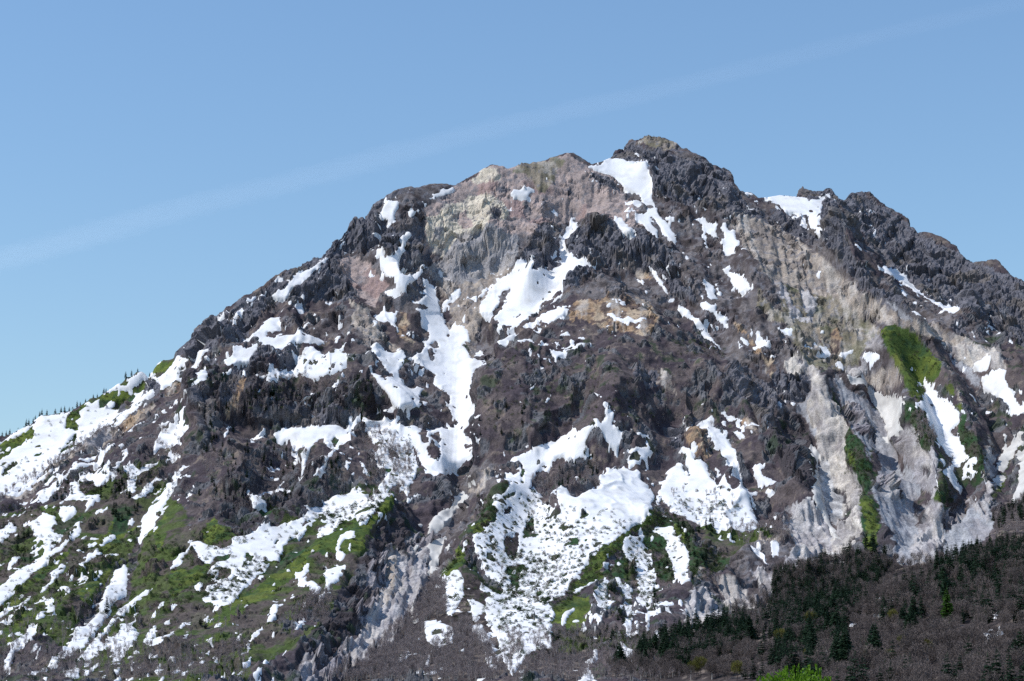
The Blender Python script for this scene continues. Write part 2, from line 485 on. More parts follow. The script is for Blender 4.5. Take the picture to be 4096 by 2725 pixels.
COVER = [
    # rock of the summit and the right wall
    ("rubble", "X 1380 900 1700 740 2400 640 2960 780 3400 1000 3800 1300 3700 1500 3300 1600 3100 1700 2900 1480 2750 1200 2500 1150 2300 1120 2000 1100 1800 1200 1700 1300 1500 1200 1350 1050"),
    ("lava", "X 740 1400 790 1290 1000 1180 1180 1060 1340 940 1480 810 1640 745 1830 725 1820 790 1700 900 1720 1000 1700 1090 1620 1120 1560 1060 1500 960 1450 1000 1320 1040 1200 1130 1000 1300 850 1420 760 1450"),
    ("rubble", "X 1500 840 1640 750 1810 728 1800 760 1720 830 1660 900 1600 930 1560 900"),
    ("lava", "B 990 1150 1050 1060 1150 975 1230 1000 1300 1080 1360 1180 1410 1230 1370 1310 1290 1350 1180 1340 1060 1360 990 1330 930 1370 830 1350 790 1290 830 1220 930 1180"),
    ("lava", "B 1780 1000 1830 880 1890 780 1900 720 1960 650 2000 690 2040 760 2030 900 2030 1050 1990 1110 1860 1135 1800 1090"),
    ("lava", "B 1900 1330 1840 1240 1890 1190 1980 1180 2030 1250 2030 1310 1990 1340"),
    ("pink", "X 1820 735 1900 690 1990 655 2130 655 2270 618 2370 660 2450 720 2520 800 2580 900 2500 920 2380 860 2300 890 2200 900 2120 930 2050 930 1960 910 1850 930 1760 1010 1690 1010 1700 900 1690 830 1790 790"),
    ("olive", "C 780 400 960 345 1180 295 1250 330 1170 400 1150 500 1090 620 1010 600 1000 520 900 440"),
    ("sulphur", "X 1880 702 1960 668 2005 690 1995 722 1920 722"),
    ("sulphur", "X 1800 830 1890 785 1990 820 2030 850 1970 868 1900 860 1860 930 1810 1010 1760 1010 1752 940"),
    ("sulphur", "X 1700 880 1760 850 1800 900 1800 1000 1740 1010 1710 960"), ("sulphur", "C 60 1150 90 900 140 780 250 700 400 620 560 600 660 660 760 760 720 860 640 840 560 880 600 920 540 950 380 960 310 990 280 1080 240 1160 120 1170"), ("pink", "C 300 780 380 740 420 850 340 900"), ("paleface", "C 100 940 160 900 150 1000 90 1060"), ("sulphur", "C 380 640 560 620 640 680 760 760 740 830 700 860 560 760 420 740"), ("lava", "C 640 590 700 540 760 590 700 610"), ("lava", "C 1010 740 1060 715 1070 750 1020 765"), ("lava", "C 1480 420 1560 420 1700 560 1640 600 1500 500"),
    ("paleface", "X 1760 1040 1830 940 1970 900 2080 935 2060 1040 2000 1090 1850 1130 1740 1130 1700 1080"),
    ("paleface", "C 300 990 380 960 540 950 640 910 700 960 640 1080 560 1150 420 1170 260 1180"),
    ("lava", "C 540 800 640 750 690 830 650 850"), ("lava", "C 860 690 910 670 950 740 900 760"), ("lava", "C 1250 590 1300 545 1350 640 1290 630"),
    ("tan", "X 1700 1130 1850 1120 2000 1085 2060 1050 2080 1070 2040 1100 1990 1130 1950 1200 1900 1300 1925 1400 1920 1500 1890 1500 1870 1360 1830 1310 1790 1200 1730 1130"),
    ("rubble", "X 1900 1300 1950 1200 2000 1140 1990 1180 1980 1260 1930 1340 1990 1330 1960 1420 1920 1520 1890 1500"),
    ("pink", "B 1230 1030 1330 920 1420 970 1500 1040 1600 1110 1670 1180 1660 1260 1600 1280 1570 1400 1450 1330 1380 1200 1320 1100"),
    ("tan", "X 1390 1190 1480 1230 1530 1320 1600 1390 1620 1430 1560 1400 1480 1390 1420 1310"),
    ("ochre", "F 1760 280 1810 90 1860 200 1850 330 1920 420 1850 410 1790 340"),
    ("lava", "X 2080 1070 2100 980 2150 900 2190 885 2240 930 2255 1040 2200 1090 2120 1090"),
    ("lava", "X 2270 1010 2290 940 2330 900 2420 880 2560 930 2680 990 2730 1130 2700 1110 2660 1090 2560 1080 2400 1060 2300 1030"),
    ("lava", "X 2250 1150 2290 1080 2370 1060 2400 1090 2330 1150"),
    ("rubble", "X 2280 1170 2400 1060 2620 1100 2700 1200 2650 1240 2500 1200 2400 1190"),
    ("ochre", "C 1850 1295 1970 1295 1980 1360 1900 1350"), ("ochre", "G 1450 230 1600 280 1550 400 1400 380"),
    ("lava", "X 2640 1080 2720 1100 2790 1210 2760 1200 2690 1170"),
    ("lava", "X 2430 650 2520 550 2580 600 2700 590 2780 620 2870 680 2900 660 2940 740 2975 800 2930 840 2860 830 2780 820 2720 800 2640 790 2610 760 2600 690 2580 650 2480 655"),
    ("olive", "X 2540 565 2620 545 2720 575 2680 600 2590 590"), ("rubble", "X 2650 600 2750 610 2800 640 2740 650"),
    ("lava", "X 2900 830 2960 800 3050 860 3100 900 3030 880 2930 860"), ("lava", "X 3080 830 3230 850 3280 900 3280 960 3200 950 3120 900"),
    ("tan", "X 2930 850 3050 880 3150 930 3270 1010 3330 1080 3480 1180 3600 1260 3750 1310 3900 1390 3990 1410 3950 1430 3850 1400 3700 1340 3600 1310 3480 1270 3350 1210 3200 1130 3080 1000"),
    ("tan", "X 2900 870 3040 900 3200 1000 3350 1130 3480 1230 3420 1330 3300 1260 3180 1220 3080 1120 2990 1000"), ("olive", "X 3120 1130 3300 1180 3500 1290 3510 1310 3480 1390 3390 1480 3300 1490 3200 1430 3150 1300"),
    ("grey", "H 1545 130 1640 120 1720 220 1680 440 1620 340 1600 240"), ("grey", "H 1330 10 1420 120 1560 300 1680 440 1640 440 1500 330 1380 130"),
    ("ochre", "H 1100 560 1200 640 1250 780 1340 800 1360 900 1330 930 1260 880 1240 760 1130 660"), ("ochre", "H 950 400 1060 480 1110 560 1040 540"),
    ("ochre", "H 1690 500 1760 470 1770 600 1720 590"), ("ochre", "H 1820 560 1880 460 1920 560 1930 700 1870 690"), ("ochre", "I 650 620 740 620 750 690 680 680"),
    ("olive", "H 1180 100 1260 200 1400 300 1560 480 1500 470 1300 380 1200 290"),
    ("lava", "X 3180 750 3350 740 3370 900 3410 990 3500 1120 3590 1200 3640 1240 3700 1275 3560 1240 3480 1170 3380 1080 3320 1000 3270 900 3280 850"),
    ("lava", "X 3350 800 3440 745 3640 885 3850 1015 4096 1110 4300 1200 4300 1500 4096 1410 3990 1370 3930 1300 3860 1270 3700 1180 3540 1060 3480 990 3420 910"),
    ("rubble", "X 3560 1120 3700 1210 3850 1280 3980 1380 3900 1380 3780 1310 3650 1260 3600 1200"),
    ("talus", "I 960 0 1080 50 1230 160 1260 200 1180 170 1060 70"), ("lava", "I 1580 270 1660 200 1740 320 1700 370"),
    ("cream", "I 1480 400 1560 390 1700 430 1830 450 2000 440 2060 560 2100 620 2040 640 1960 640 1940 520 1850 560 1750 600 1650 540 1540 470"),
    ("talus", "I 1530 480 1640 540 1760 610 1860 690 1860 770 1760 710 1640 600"),
    ("brown", "I 1260 280 1360 370 1480 470 1600 580 1760 720 1870 790 2000 880 2140 1010 2240 1100 2240 1230 2100 1300 1990 1350 1920 1320 1800 1200 1700 1100 1650 1000 1590 900 1480 880 1460 740 1500 600 1420 440"),
    ("brown", "I 2020 450 2240 500 2240 940 2110 760 2090 620"),
    ("tan", "I 1550 570 1590 620 1580 700 1560 640"), ("tan", "I 1640 800 1680 850 1680 930 1650 880"), ("tan", "I 1700 820 1750 940 1830 1080 1780 1000"), ("tan", "I 1780 780 1860 860 1840 830"),
    ("tan", "I 1960 1220 2040 1290 1980 1280"), ("grey", "I 1940 1300 2050 1370 2010 1540 1980 1560 1920 1420"),
    # grey scars on the right
    ("cream", "I 90 560 190 490 300 540 430 640 440 760 500 880 600 1000 650 1150 640 1300 640 1440 700 1568 N 730 330 780 480 780 600 790 760 700 850 600 950 500 1030 430 1080 400 1000 480 900 520 760 590 560 560 430 530 330 500 200 430 100 I 400 1400 400 1200 300 1080 290 980 330 820 210 750 100 650"),
    ("talus", "I 290 840 330 830 330 900 300 980 310 1090 400 1200 380 1260 280 1080 190 1000 200 930"),
    ("lava", "I 0 640 100 680 220 700 240 650 300 680 350 760 300 830 240 880 160 960 100 930 0 800"),
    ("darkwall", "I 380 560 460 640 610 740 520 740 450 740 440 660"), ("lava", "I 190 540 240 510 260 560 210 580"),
    ("grey", "N 200 380 340 420 460 580 520 770 470 880 430 1080 300 1160 190 1240 60 1150 50 1060 180 900 170 800 120 640 80 480"),
    ("dirty", "N 390 60 480 100 500 200 540 320 590 440 590 560 560 640 500 580 430 430 380 260"),
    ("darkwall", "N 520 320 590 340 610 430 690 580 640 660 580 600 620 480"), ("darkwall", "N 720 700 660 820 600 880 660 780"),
    ("talus", "I 540 700 650 770 780 880 950 1020 1010 1180 1060 1280 1100 1300 1100 1400 1140 1568 N 1180 120 1290 330 1310 400 1260 480 1260 560 1250 620 1290 760 1200 900 1290 1000 1080 1010 1060 930 960 700 930 500 880 300 960 150 880 0 I 880 1450 760 1250 700 1050 620 900 560 780"),
    ("grey", "I 1150 1100 1240 1130 1310 1230 1320 1340 1430 1320 1480 1420 1500 1568 N 1480 160 1440 330 1420 440 1510 480 1540 590 1520 700 1500 830 1440 980 1300 1000 1200 900 1290 750 1260 620 1280 540 1400 420 1340 330 1290 330 1180 110 1100 0 I 1090 1400 1080 1290 1140 1200"),
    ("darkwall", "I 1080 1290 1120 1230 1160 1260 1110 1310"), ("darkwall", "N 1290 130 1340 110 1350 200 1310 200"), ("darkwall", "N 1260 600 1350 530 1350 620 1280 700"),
    ("cream", "I 1150 1330 1260 1300 1270 1400 1180 1450"),
    ("talus", "N 1600 600 1700 560 1760 440 1860 450 1960 520 1970 700 1900 820 1640 940 1520 980 1500 820 1540 700"),
    ("grey", "N 1700 450 1860 420 1930 260 1990 250 1970 400 1940 620 1880 640 1850 560"),
    ("scarp", "N 1520 590 1600 480 1690 420 1700 560 1640 650 1540 760"), ("scarp", "N 870 260 930 230 1040 300 1200 480 1060 420 940 330"), ("grey", "N 940 260 1100 460 1210 510 1180 540 1000 420"),
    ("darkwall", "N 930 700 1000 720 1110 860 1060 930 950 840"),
    ("scarp", "I 620 900 700 880 760 1000 880 1140 930 1300 800 1200 700 1060"),
    ("tan", "I 780 700 860 720 960 640 1100 600 1140 700 1060 840 1000 880 960 800 820 790"), ("grey", "I 640 600 760 560 820 500 850 580 880 650 800 700 660 690"), ("grey", "I 810 350 900 270 980 360 980 440 900 470 820 420"),
    ("rubble", "I 1060 830 1130 790 1230 810 1240 900 1180 930 1160 870"),
    # green ground on the right
    ("bamboo", "I 930 250 1000 210 1240 260 1330 360 1420 440 1500 560 1480 650 1440 740 1350 700 1340 830 1330 920 1250 880 1170 790 1140 660 1080 560 1020 420"),
    ("bamboo", "I 1510 780 1580 750 1630 830 1590 885 1540 850"), ("bamboo", "I 1610 950 1690 940 1660 990"),
    ("shrub", "I 1180 930 1280 915 1360 1020 1440 1200 1480 1290 1400 1330 1310 1330 1300 1200 1190 1070"),
    ("shrub", "I 1650 1050 1700 1000 1710 1140 1800 1200 1900 1300 1920 1420 1850 1568 N 1840 240 1720 330 1650 250 1640 160 I 1700 1390 1650 1250"),
    ("mixed", "I 2240 1250 2130 1400 2070 1568 N 1960 480 1950 380 2100 150"),
    ("shrub", "I 500 780 560 850 600 960 640 1050 600 980 520 860"),
    ("shrub", "I 640 1080 720 1180 800 1350 880 1450 930 1568 N 980 150 930 220 870 260 850 340 900 450 940 600 930 690 930 850 870 900 790 870 790 760 770 640 780 480 740 350 690 150 640 0 I 630 1400 650 1200"),
    ("bamboo", "N 780 440 860 400 880 520 930 560 910 660 930 840 870 900 800 880 800 760 820 650 780 560"), ("bamboo", "N 640 0 700 20 720 150 700 140"),
    ("shrub", "N 1430 350 1500 260 1590 310 1620 400 1590 480 1520 560 1490 460 1420 440"), ("bamboo", "N 1420 440 1430 380 1500 400 1500 450"),
    ("mixed", "I 1470 1300 1600 1450 1560 1490 1560 1568 N 1540 160 1560 220 1640 360 1600 400 1490 260 I 1490 1500"),
    # scars in the middle right
    ("grey", "M 1390 430 1600 400 1720 470 1850 800 1850 1000 1700 1200 1540 1250 1400 1120 1480 1050 1500 880 1440 560"),
    ("brown", "M 1380 420 1560 380 1640 420 1560 460 1420 500"),
    ("rubble", "M 930 960 1100 860 1180 780 1400 800 1500 800 1500 880 1450 1000 1400 1120 1440 1200 1300 1310 1200 1380 1060 1200 920 1080"),
    ("tan", "M 1180 790 1300 780 1420 830 1360 860 1300 850 1240 880"), ("grey", "M 1100 1100 1260 1140 1420 1180 1300 1310 1160 1200"),
    ("cream", "M 740 1120 800 1110 900 1100 1060 1220 1200 1370 1170 1420 1060 1440 980 1490 900 1420 800 1260"), ("grey", "M 620 1290 700 1240 800 1380 880 1500 860 1568 540 1568 520 1430"),
    ("brown", "M 700 1200 780 1290 880 1430 960 1500 900 1540 860 1430 760 1310"), ("ochre", "M 670 1080 690 1050 740 1060 700 1090 680 1160 600 1250 500 1360 590 1230"),
    ("cream", "Q 1740 600 1800 640 1840 740 1780 700"),
    # lower left gully and its walls
    ("scarp", "X 1570 2090 1650 2030 1660 2110 1720 2140 1730 2300 1680 2400 1600 2520 1500 2620 1360 2725 1080 2725 1180 2640 1300 2520 1400 2440 1470 2300 1500 2190"),
    ("grey", "X 1550 2200 1620 2180 1640 2200 1660 2160 1720 2200 1710 2320 1660 2420 1560 2560 1460 2650 1380 2700 1400 2560 1500 2440 1540 2330"),
    ("darkwall", "X 1590 1960 1640 1970 1672 2060 1660 2110 1625 2140 1640 2230 1610 2200 1570 2140 1530 2200 1510 2290 1480 2260 1470 2340 1500 2400 1450 2420 1420 2500 1440 2560 1380 2540 1340 2600 1300 2640 1290 2580 1230 2650 1180 2725 1040 2725 1040 2700 1200 2560 1310 2440 1380 2330 1440 2230 1490 2100 1570 2050"),  # ravine wall: dark soil with the ridge's shadow painted in
    ("tan", "X 1560 2230 1590 2210 1585 2300 1560 2420 1550 2410"), ("grey", "P 480 960 560 940 600 1100 720 1170 500 1170 440 1080"),
    ("brown", "X 1610 1970 1720 1960 1760 2040 1760 2150 1720 2160 1660 2100 1650 2010"), ("rubble", "L 60 690 130 650 220 560 300 700 200 780 80 820"), ("rubble", "L 70 240 260 210 220 360 150 360"),
    ("rubble", "X 1830 1910 1950 1830 2010 1850 2010 1910 1960 1990 1890 2100 1870 2150 1750 2310 1700 2340 1760 2200 1740 2180 1760 2100 1830 2040"),
    ("brown", "X 1880 2000 1930 1960 1900 2080 1870 2100"), ("tan", "X 1890 1960 1960 1860 1980 1880 1920 1980"),
    # ground of the left flank
    ("mixed", "X -100 1850 120 1760 400 1570 650 1430 700 1430 640 1500 560 1600 300 1800 100 1920 -100 2000"),
    ("bamboo", "A 0 1060 60 1020 200 950 300 890 305 990 250 1040 200 1080 100 1150 0 1200"), ("bamboo", "A 350 815 550 760 520 790 380 825"), ("bamboo", "A 1300 390 1380 330 1550 295 1540 350 1400 440 1340 440"),
    ("bamboo", "A 1010 590 1110 570 1120 600 1290 520 1300 580 1190 620 1050 690 900 700 850 670 1000 600"),
    ("shrub", "A 890 690 1060 680 1200 650 1200 690 1080 740 900 750"), ("lava", "A 1300 560 1380 500 1450 530 1440 620 1370 690 1300 640"), ("lava", "A 1080 700 1160 690 1110 790 1080 780"),
    ("brown", "A 300 1400 640 1170 860 1000 1000 900 1290 700 1500 560 1700 460 1850 380 1900 500 1800 620 1600 800 1380 950 1300 1000 1000 1100 800 1200 500 1400 300 1568 0 1568"),
    ("tan", "A 0 1540 340 1385 640 1190 900 980 1040 910 1200 800 1290 760 1360 700 1390 740 1280 830 1100 960 960 1080 800 1130 640 1240 480 1340 300 1470 100 1568"),
    ("grey", "A 880 960 1000 900 1040 930 960 1040 780 1120 640 1180 800 1060"), ("ochre", "A 1090 890 1200 800 1290 760 1270 820 1180 900 1090 960"), ("ochre", "A 1480 590 1640 500 1690 490 1640 560 1500 640"),
    ("lava", "A 1600 250 1700 50 1800 0 2240 0 2240 180 2050 200 1950 180 1800 260 1700 290"), ("lava", "A 1660 440 1830 380 1900 300 2000 420 1900 560 1700 640 1660 560"),
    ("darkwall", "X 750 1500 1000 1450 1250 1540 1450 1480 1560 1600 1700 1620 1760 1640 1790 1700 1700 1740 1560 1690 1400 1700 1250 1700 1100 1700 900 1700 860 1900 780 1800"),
    ("lava", "X 1130 1640 1200 1580 1330 1600 1380 1640 1330 1700 1230 1700 1130 1700"), ("lava", "X 870 1560 920 1500 1010 1420 1040 1440 1010 1470 900 1640"),
    ("lava", "X 800 1330 980 1290 990 1330 900 1390 800 1380"), ("lava", "X 1010 1420 1080 1380 1130 1400 1110 1440 1050 1470"), ("lava", "X 1115 1430 1160 1385 1190 1420 1180 1460 1110 1480"),
    ("rubble", "X 1000 1290 1150 1270 1420 1220 1400 1300 1250 1310 1100 1300"), ("ochre", "X 900 1620 960 1530 990 1510 950 1600 920 1680"), ("rubble", "F 1760 640 1880 560 1960 590 2110 720 2030 760 1880 770 1790 730"),
    ("rubble", "F 1380 300 1500 300 1620 370 1700 440 1800 480 1700 470 1560 390"), ("tan", "F 1440 250 1560 230 1680 330 1760 430 1640 380 1500 330"),
    ("brown", "X 1540 1640 1700 1560 1790 1600 1800 1740 1720 1800 1640 1760"), ("lava", "F 1880 1100 2000 1000 2220 1100 2240 1140 2100 1120"),
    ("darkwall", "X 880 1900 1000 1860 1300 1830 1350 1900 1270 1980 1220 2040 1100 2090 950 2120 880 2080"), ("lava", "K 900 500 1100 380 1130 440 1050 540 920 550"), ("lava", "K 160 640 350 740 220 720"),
    ("brown", "X 520 1820 760 1650 860 1620 880 1900 860 2080 760 2060 660 1900 560 1900"), ("lava", "X 780 1560 840 1540 850 1660 800 1700"),
    ("mixed", "X -100 2080 300 1990 480 1900 640 1850 660 1950 760 2060 880 2100 1000 2130 1250 2060 1420 1950 1600 1960 1500 2150 1380 2330 1250 2540 1080 2725 -100 2725"),
    ("brown", "A 1000 1250 1150 1130 1380 1150 1560 1120 1500 1250 1400 1250 1150 1290 1100 1400 1000 1400"), ("brown", "J 1130 560 1150 430 1240 250 1280 330 1200 560 1140 800 1020 900 1130 700"),
    ("darkwall", "J 1020 560 1130 460 1110 440 980 560 900 700 820 850 720 940 650 1080 620 1200 560 1310 640 1230 680 1040 760 1000 880 900 920 760"),
    ("brown", "J 900 890 1000 620 1000 680 940 780 910 880 830 990 740 1040 690 1020 780 930"),
    ("brown", "J 1600 640 1700 630 1640 690"), ("brown", "J 1640 20 1780 0 1940 0 1960 100 1900 100 1700 180 1660 140"), ("brown", "J 240 770 420 650 440 600 640 440 600 490 460 620"),
    ("brown", "X -100 2560 200 2560 330 2640 260 2725 -100 2725"), ("shrub", "J 480 120 760 70 700 170 480 230"), ("shrub", "J 140 380 330 360 340 480 200 520"),
    ("bamboo", "J 0 1120 100 1060 200 980 300 890 390 860 330 980 200 1100 60 1250 0 1300"), ("bamboo", "J 0 900 200 720 420 530 640 370 600 430 440 590 300 700 150 830 0 930"), ("bamboo", "J 350 30 540 0 420 90"),
    ("bamboo", "J 1320 260 1420 130 1480 60 1500 30 1480 130 1400 240 1320 280"), ("bamboo", "J 1400 230 1480 240 1490 300 1440 370 1380 330"), ("bamboo", "J 1500 600 1700 540 1900 500 1850 600 1700 700 1560 800 1500 720"),
    ("bamboo", "J 850 290 980 200 1000 130 1180 180 1260 150 1100 290 960 400"), ("bamboo", "J 830 820 1050 480 960 540 880 640 720 740 700 820"), ("shrub", "J 1000 0 1200 0 1100 250 1020 240"),
    ("bamboo", "K 20 1540 300 1350 500 1190 700 1080 900 930 1060 800 1180 700 1260 630 1400 560 1560 440 1690 340 1760 370 1740 480 1560 650 1490 800 1440 950 1300 1000 1220 960 1000 960 800 1150 600 1300 400 1440 250 1568 0 1568"),
    ("shrub", "K 560 1090 700 980 860 880 960 780 1060 800 900 920 700 1060 600 1120"), ("mixed", "K 1000 960 1280 900 1450 900 1360 1130 1180 1370 1060 1500 900 1568 560 1568 760 1350 900 1200"), ("bamboo", "K 680 1500 800 1400 900 1340 900 1420 760 1500"),
    ("bamboo", "K 40 680 150 610 200 720 340 750 270 790 130 840 50 860 10 780"), ("shrub", "K 400 500 600 500 740 540 700 600 600 580 460 530"), ("shrub", "K 1420 310 1560 300 1570 370 1500 400 1430 380"),
    ("brown", "P 340 1178 450 1000 300 900 100 900 0 1000 0 1178"), ("brown", "P 260 560 520 500 660 560 580 700 420 800 300 740"),
    # middle: heath on the lobe, woods and green ridges
    ("ochre", "G 1380 200 1700 210 2000 230 2100 400 1960 560 1800 480 1640 500 1560 450 1360 390 1300 420 1280 330"),
    ("tan", "G 2090 800 2200 900 2240 1040 2120 960"), ("tan", "H 280 940 400 960 460 1060 400 1020"), ("tan", "H 1190 1180 1340 1230 1320 1250"), ("ochre", "H 540 1400 640 1290 740 1400 800 1568 600 1568"),
    ("ochre", "H 960 1320 1120 1280 1130 1350 1030 1330"),
    ("lava", "H 60 900 150 800 300 880 300 1000 200 1000"), ("lava", "H 850 900 980 850 1100 980 1060 1120 900 1060"), ("lava", "H 360 1300 560 1260 620 1180 740 1180 700 1280 520 1350 500 1480 400 1460"),
    ("lava", "H 1100 960 1230 960 1300 1100 1380 1230 1250 1310 1150 1220"), ("darkwall", "H 1180 1400 1560 1250 1720 1480 1720 1568 M 1700 200 1700 330 1560 330 1460 230 1360 60 1360 0"),
    ("lava", "G 1300 980 1420 1000 1460 1090 1330 1110"), ("lava", "G 1900 800 2090 860 2080 980 1900 960"),
    ("darkwall", "G 400 1330 470 1160 480 1500 400 1568"), ("rubble", "G 400 560 500 640 580 700 560 900 480 1160 430 1160 460 940 490 720"),
    ("shrub", "L 750 250 740 350 640 480 640 600 560 690 430 780 360 880 330 1000 240 1100 130 1130 240 1000 330 910 400 700 500 600 580 450 660 330"),
    ("bamboo", "L 130 1130 240 1000 320 900 360 930 310 1080 230 1160"), ("bamboo", "L 410 740 430 700 600 620 560 690 450 770"), ("shrub", "L 320 1060 450 980 520 1150 690 1250 710 1320 560 1240 420 1200 340 1140"),
    ("wood", "L 0 1200 130 1130 200 1180 190 1568 0 1568"), ("wood", "L 340 1180 500 1190 660 1300 660 1500 560 1568 420 1568 340 1360"),
    ("shrub", "L 1900 620 2040 520 2240 560 2240 640 2110 690 2180 930 2240 1000 2240 1200 2080 1180 2060 1060 2140 960 1980 900 1970 760 1940 760"),
    ("bamboo", "L 1880 650 2040 520 2100 560 2060 620 1940 680 1840 740 1800 860 1640 960 1560 1080 1620 1140 1500 1200 1340 1300 1460 1330 1500 1420 1420 1500 1260 1568 1060 1568 1160 1400 1320 1300 1360 1180 1470 1000 1500 930 1660 840"),
    ("shrub", "L 1800 780 1950 740 1880 900 1800 1010 1880 1100 1720 1180 1560 1150 1700 1030 1780 900"), ("mixed", "M 0 1000 90 1060 90 1160 0 1200"), ("shrub", "M 230 1040 350 1000 440 1060 400 1200 270 1170"),
    ("shrub", "M 240 520 440 560 560 600 640 700 640 800 880 900 930 1000 900 1070 700 1060 650 1090 600 1240 580 1180 590 1030 560 860 470 790 430 660 300 650 270 680"),
    ("mixed", "M 640 640 780 600 860 740 980 730 1180 690 1300 620 1460 720 1500 800 1380 810 1180 780 1060 870 920 970 880 860 740 800"),
    ("bamboo", "M 420 650 500 660 560 830 470 790"), ("brown", "M 270 1200 440 1150 600 1250 480 1400 560 1568 310 1568 240 1400"), ("bamboo", "Q 620 560 760 520 840 600 720 680 620 680"),
    ("wood", "Q 460 700 640 690 900 700 1180 760 1400 740 1640 700 1760 760 1840 760 1900 1178 0 1178 0 1040 300 1000 400 900 520 860 480 780"), ("mixed", "Q 460 720 700 690 1000 760 1400 760 1300 900 1000 1000 860 860 600 900 500 850"),
    ("brown", "Q 860 860 960 840 1180 870 1040 1040 920 1178 740 1178 860 1000"),
    # wooded foot of the mountain
    ("wood", "X 1350 2725 1480 2640 1640 2480 1740 2340 1860 2290 1900 2300 2010 2500 2080 2560 2000 2725"),
    ("wood", "X 2600 2725 2740 2560 2900 2480 3000 2480 3200 2360 3300 2360 3380 2290 3420 2220 3560 2270 3700 2240 3830 2220 4000 2150 4560 2020 4560 2900 2600 2900"),
    ("wood", "N 1960 520 3000 200 3000 700 2240 720 2000 760 1960 660"),
]
kimg = np.zeros((RH, RW), np.uint8)
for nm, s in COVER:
    fill(outline(s), kimg, NAMES.index(nm))

